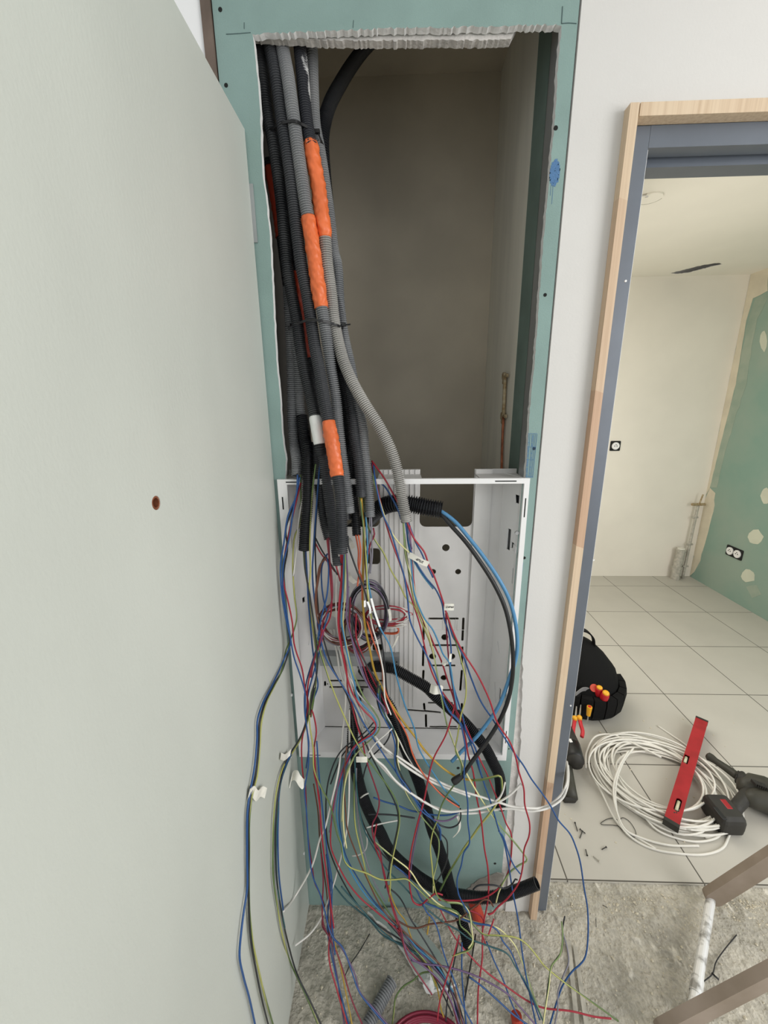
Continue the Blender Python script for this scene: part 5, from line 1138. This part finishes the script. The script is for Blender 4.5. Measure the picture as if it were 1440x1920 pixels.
handle_tool('screwdriver', 'red and yellow handled screwdriver left of its twin in the bag pocket', (1119, 1312, .12), (1124, 1290, .20), .0155, 'screwdriver', .06)
handle_tool('screwdriver', 'red and yellow handled screwdriver right of its twin in the bag pocket', (1129, 1318, .12), (1136, 1300, .195), .0175, 'screwdriver', .06)
a = atZ(1105.5, 1325, .135); ee = empty('screwdriver', a)
under(MB().tube([a - Vector((0, 0, .05)), a - Vector((0, 0, .002)), a], [.009, .0125, .012], 14).build('grip', M['tool_yellow'], smooth=False), ee)
under(MB().disc(a + Vector((0, -.0, .001)), (0, 0, 1), .0075, .002, 14).build('end_cap', M['tool_red']), ee); under(MB().tube([a - Vector((0, 0, .10)), a - Vector((0, 0, .05))], .003, 8).build('shaft', M['chrome']), ee)
tag(ee, 'yellow ringed screwdriver seen end on in the bag pocket', 'screwdriver')
o = MB().tube([atZ(1108, 1286, .16), atZ(1114, 1290, .19)], [.016, .019], 14).build('tape_roll', M['tape_red']); tag(o, 'dull red round tool end poking out of the black bag', 'tool')
# pliers hanging on the bag
P0 = atZ(1083, 1350, .105); ee = empty('pliers', P0)
for (x0, y0, x1, y1, s) in ((1078, 1350, 1076, 1382, -1), (1087, 1349, 1091, 1382, 1)):
    pts = [atZ(x0, y0 - 2, .11), atZ(x0 + s * 2, y0 + 10, .105), atZ(x1 + s * 1.5, y0 + 22, .095), atZ(x1, y1, .085)]
    under(MB().tube(spline(pts, .008), .0085, 10).build('handle', M['tool_red'], smooth=True), ee)
    q = atZ(x0, y0 - 1, .113); under(MB().tube([q + Vector((0, -.006, -.003)), q + Vector((0, .004, .004)), q + Vector((0, .012, .008))], [.008, .0125, .009], 12).build('guard', M['tool_yellow'], smooth=True), ee)
under(MB().tube([atZ(1086, 1347, .115), atZ(1089, 1322, .13)], [.005, .003], 8).build('jaw', M['chrome']), ee)
under(MB().tube([atZ(1079, 1347, .115), atZ(1081, 1325, .13)], [.005, .003], 8).build('jaw', M['chrome']), ee)
tag(ee, 'pliers with red handles and yellow guards hanging from the front of the tool bag', 'pliers')
# dark tool half hidden by the frame: barrel end and bag-like lump
ee = empty('drill', atZ(1080, 1430, .003))
P = [(1052, 1350, .10), (1062, 1375, .09), (1072, 1400, .085), (1078, 1425, .08), (1079, 1432, .08)]
under(MB().tube([atZ(*p) for p in P] , [.030, .034, .037, .037, .030], 18).build('barrel', M['dark_rubber'], smooth=True), ee)
under(MB().tube([atZ(1071, 1398, .085), atZ(1077, 1422, .08), atZ(1078, 1427, .08)], [.038, .0385, .037], 18).build('rubber_sleeve', M['black'], smooth=True), ee)
under(MB().tube([atZ(1060, 1418, .06), atZ(1064, 1450, .04), atZ(1068, 1480, .03), atZ(1072, 1497, .025)], [.022, .024, .026, .024], 12).build('grip', M['tool_olive'], smooth=True), ee)
p = atZ(1068, 1500, .006); under(MB().bbox((p.x - .03, p.y - .015, .003), (p.x + .022, p.y + .028, .03), .008).build('battery', M['dark_rubber']), ee)
p = atZ(1069, 1388, .12); under(MB().bbox((p.x - .006, p.y - .012, p.z - .006), (p.x + .008, p.y + .008, p.z + .002), .002).build('pale_sticker', M['white_plastic']), ee)
tag(ee, 'dark power drill standing on the tiles half hidden by the door frame', 'power tool')

# ladder lying low at the right, rails running out of view
e = empty('ladder', atZ(1320, 1690, 0))
def rail(p0, p1, w, hh, m, name='rail'):
    a, c = p0, p1; d = (c - a).normalized(); s = Vector((0, 0, 1)).cross(d).normalized() * hh / 2; u = d.cross(s).normalized() * w / 2
    n = 9; r0 = []
    rings = []
    for k in range(8):
        t = k / 7 * math.pi / 2; q = a + d * (.018 * (1 - math.sin(t))) ; f = math.sin(t) * .75 + .25
        if k == 0: f = .25
        rings.append((a + d * (.022 * (1 - math.cos(t)) ), .30 + .70 * math.sin(t)))
    rings.append((c, 1.0))
    mb = MB(); mb.loft([[p + (u + s) * f if False else p + u * f + s, p - u * f + s, p - u * f - s, p + u * f - s] for p, f in rings]); return under(mb.build(name, M[m]), e)
a0 = atZ(1328, 1686, .030); a1 = atY(1440, 1614, .0); d = (a1 - a0).normalized()
rail(a0, a0 + d * .55, .050, .024, 'ladder')
b0 = atZ(1235, 1935, .03); b1 = atY(1440, 1828, -.24)
rail(b0, b0 + (b1 - b0).normalized() * .60, .050, .024, 'ladder')
ra = a0 + d * .012; rb = atZ(1300, 1888, .036)
o = MB().tube([ra, ra.lerp(rb, .5), ra.lerp(rb, .78), ra.lerp(rb, .781), ra.lerp(rb, .9), ra.lerp(rb, .901), rb + (rb - ra) * .05], [.0125, .0125, .0125, .0145, .0145, .0125, .0125], 18).build('rung', M['plaster_splash'], smooth=False); under(o, e)
tag(e, 'dirty brown ladder with a plaster-splashed round rung lying at the lower right', 'ladder')
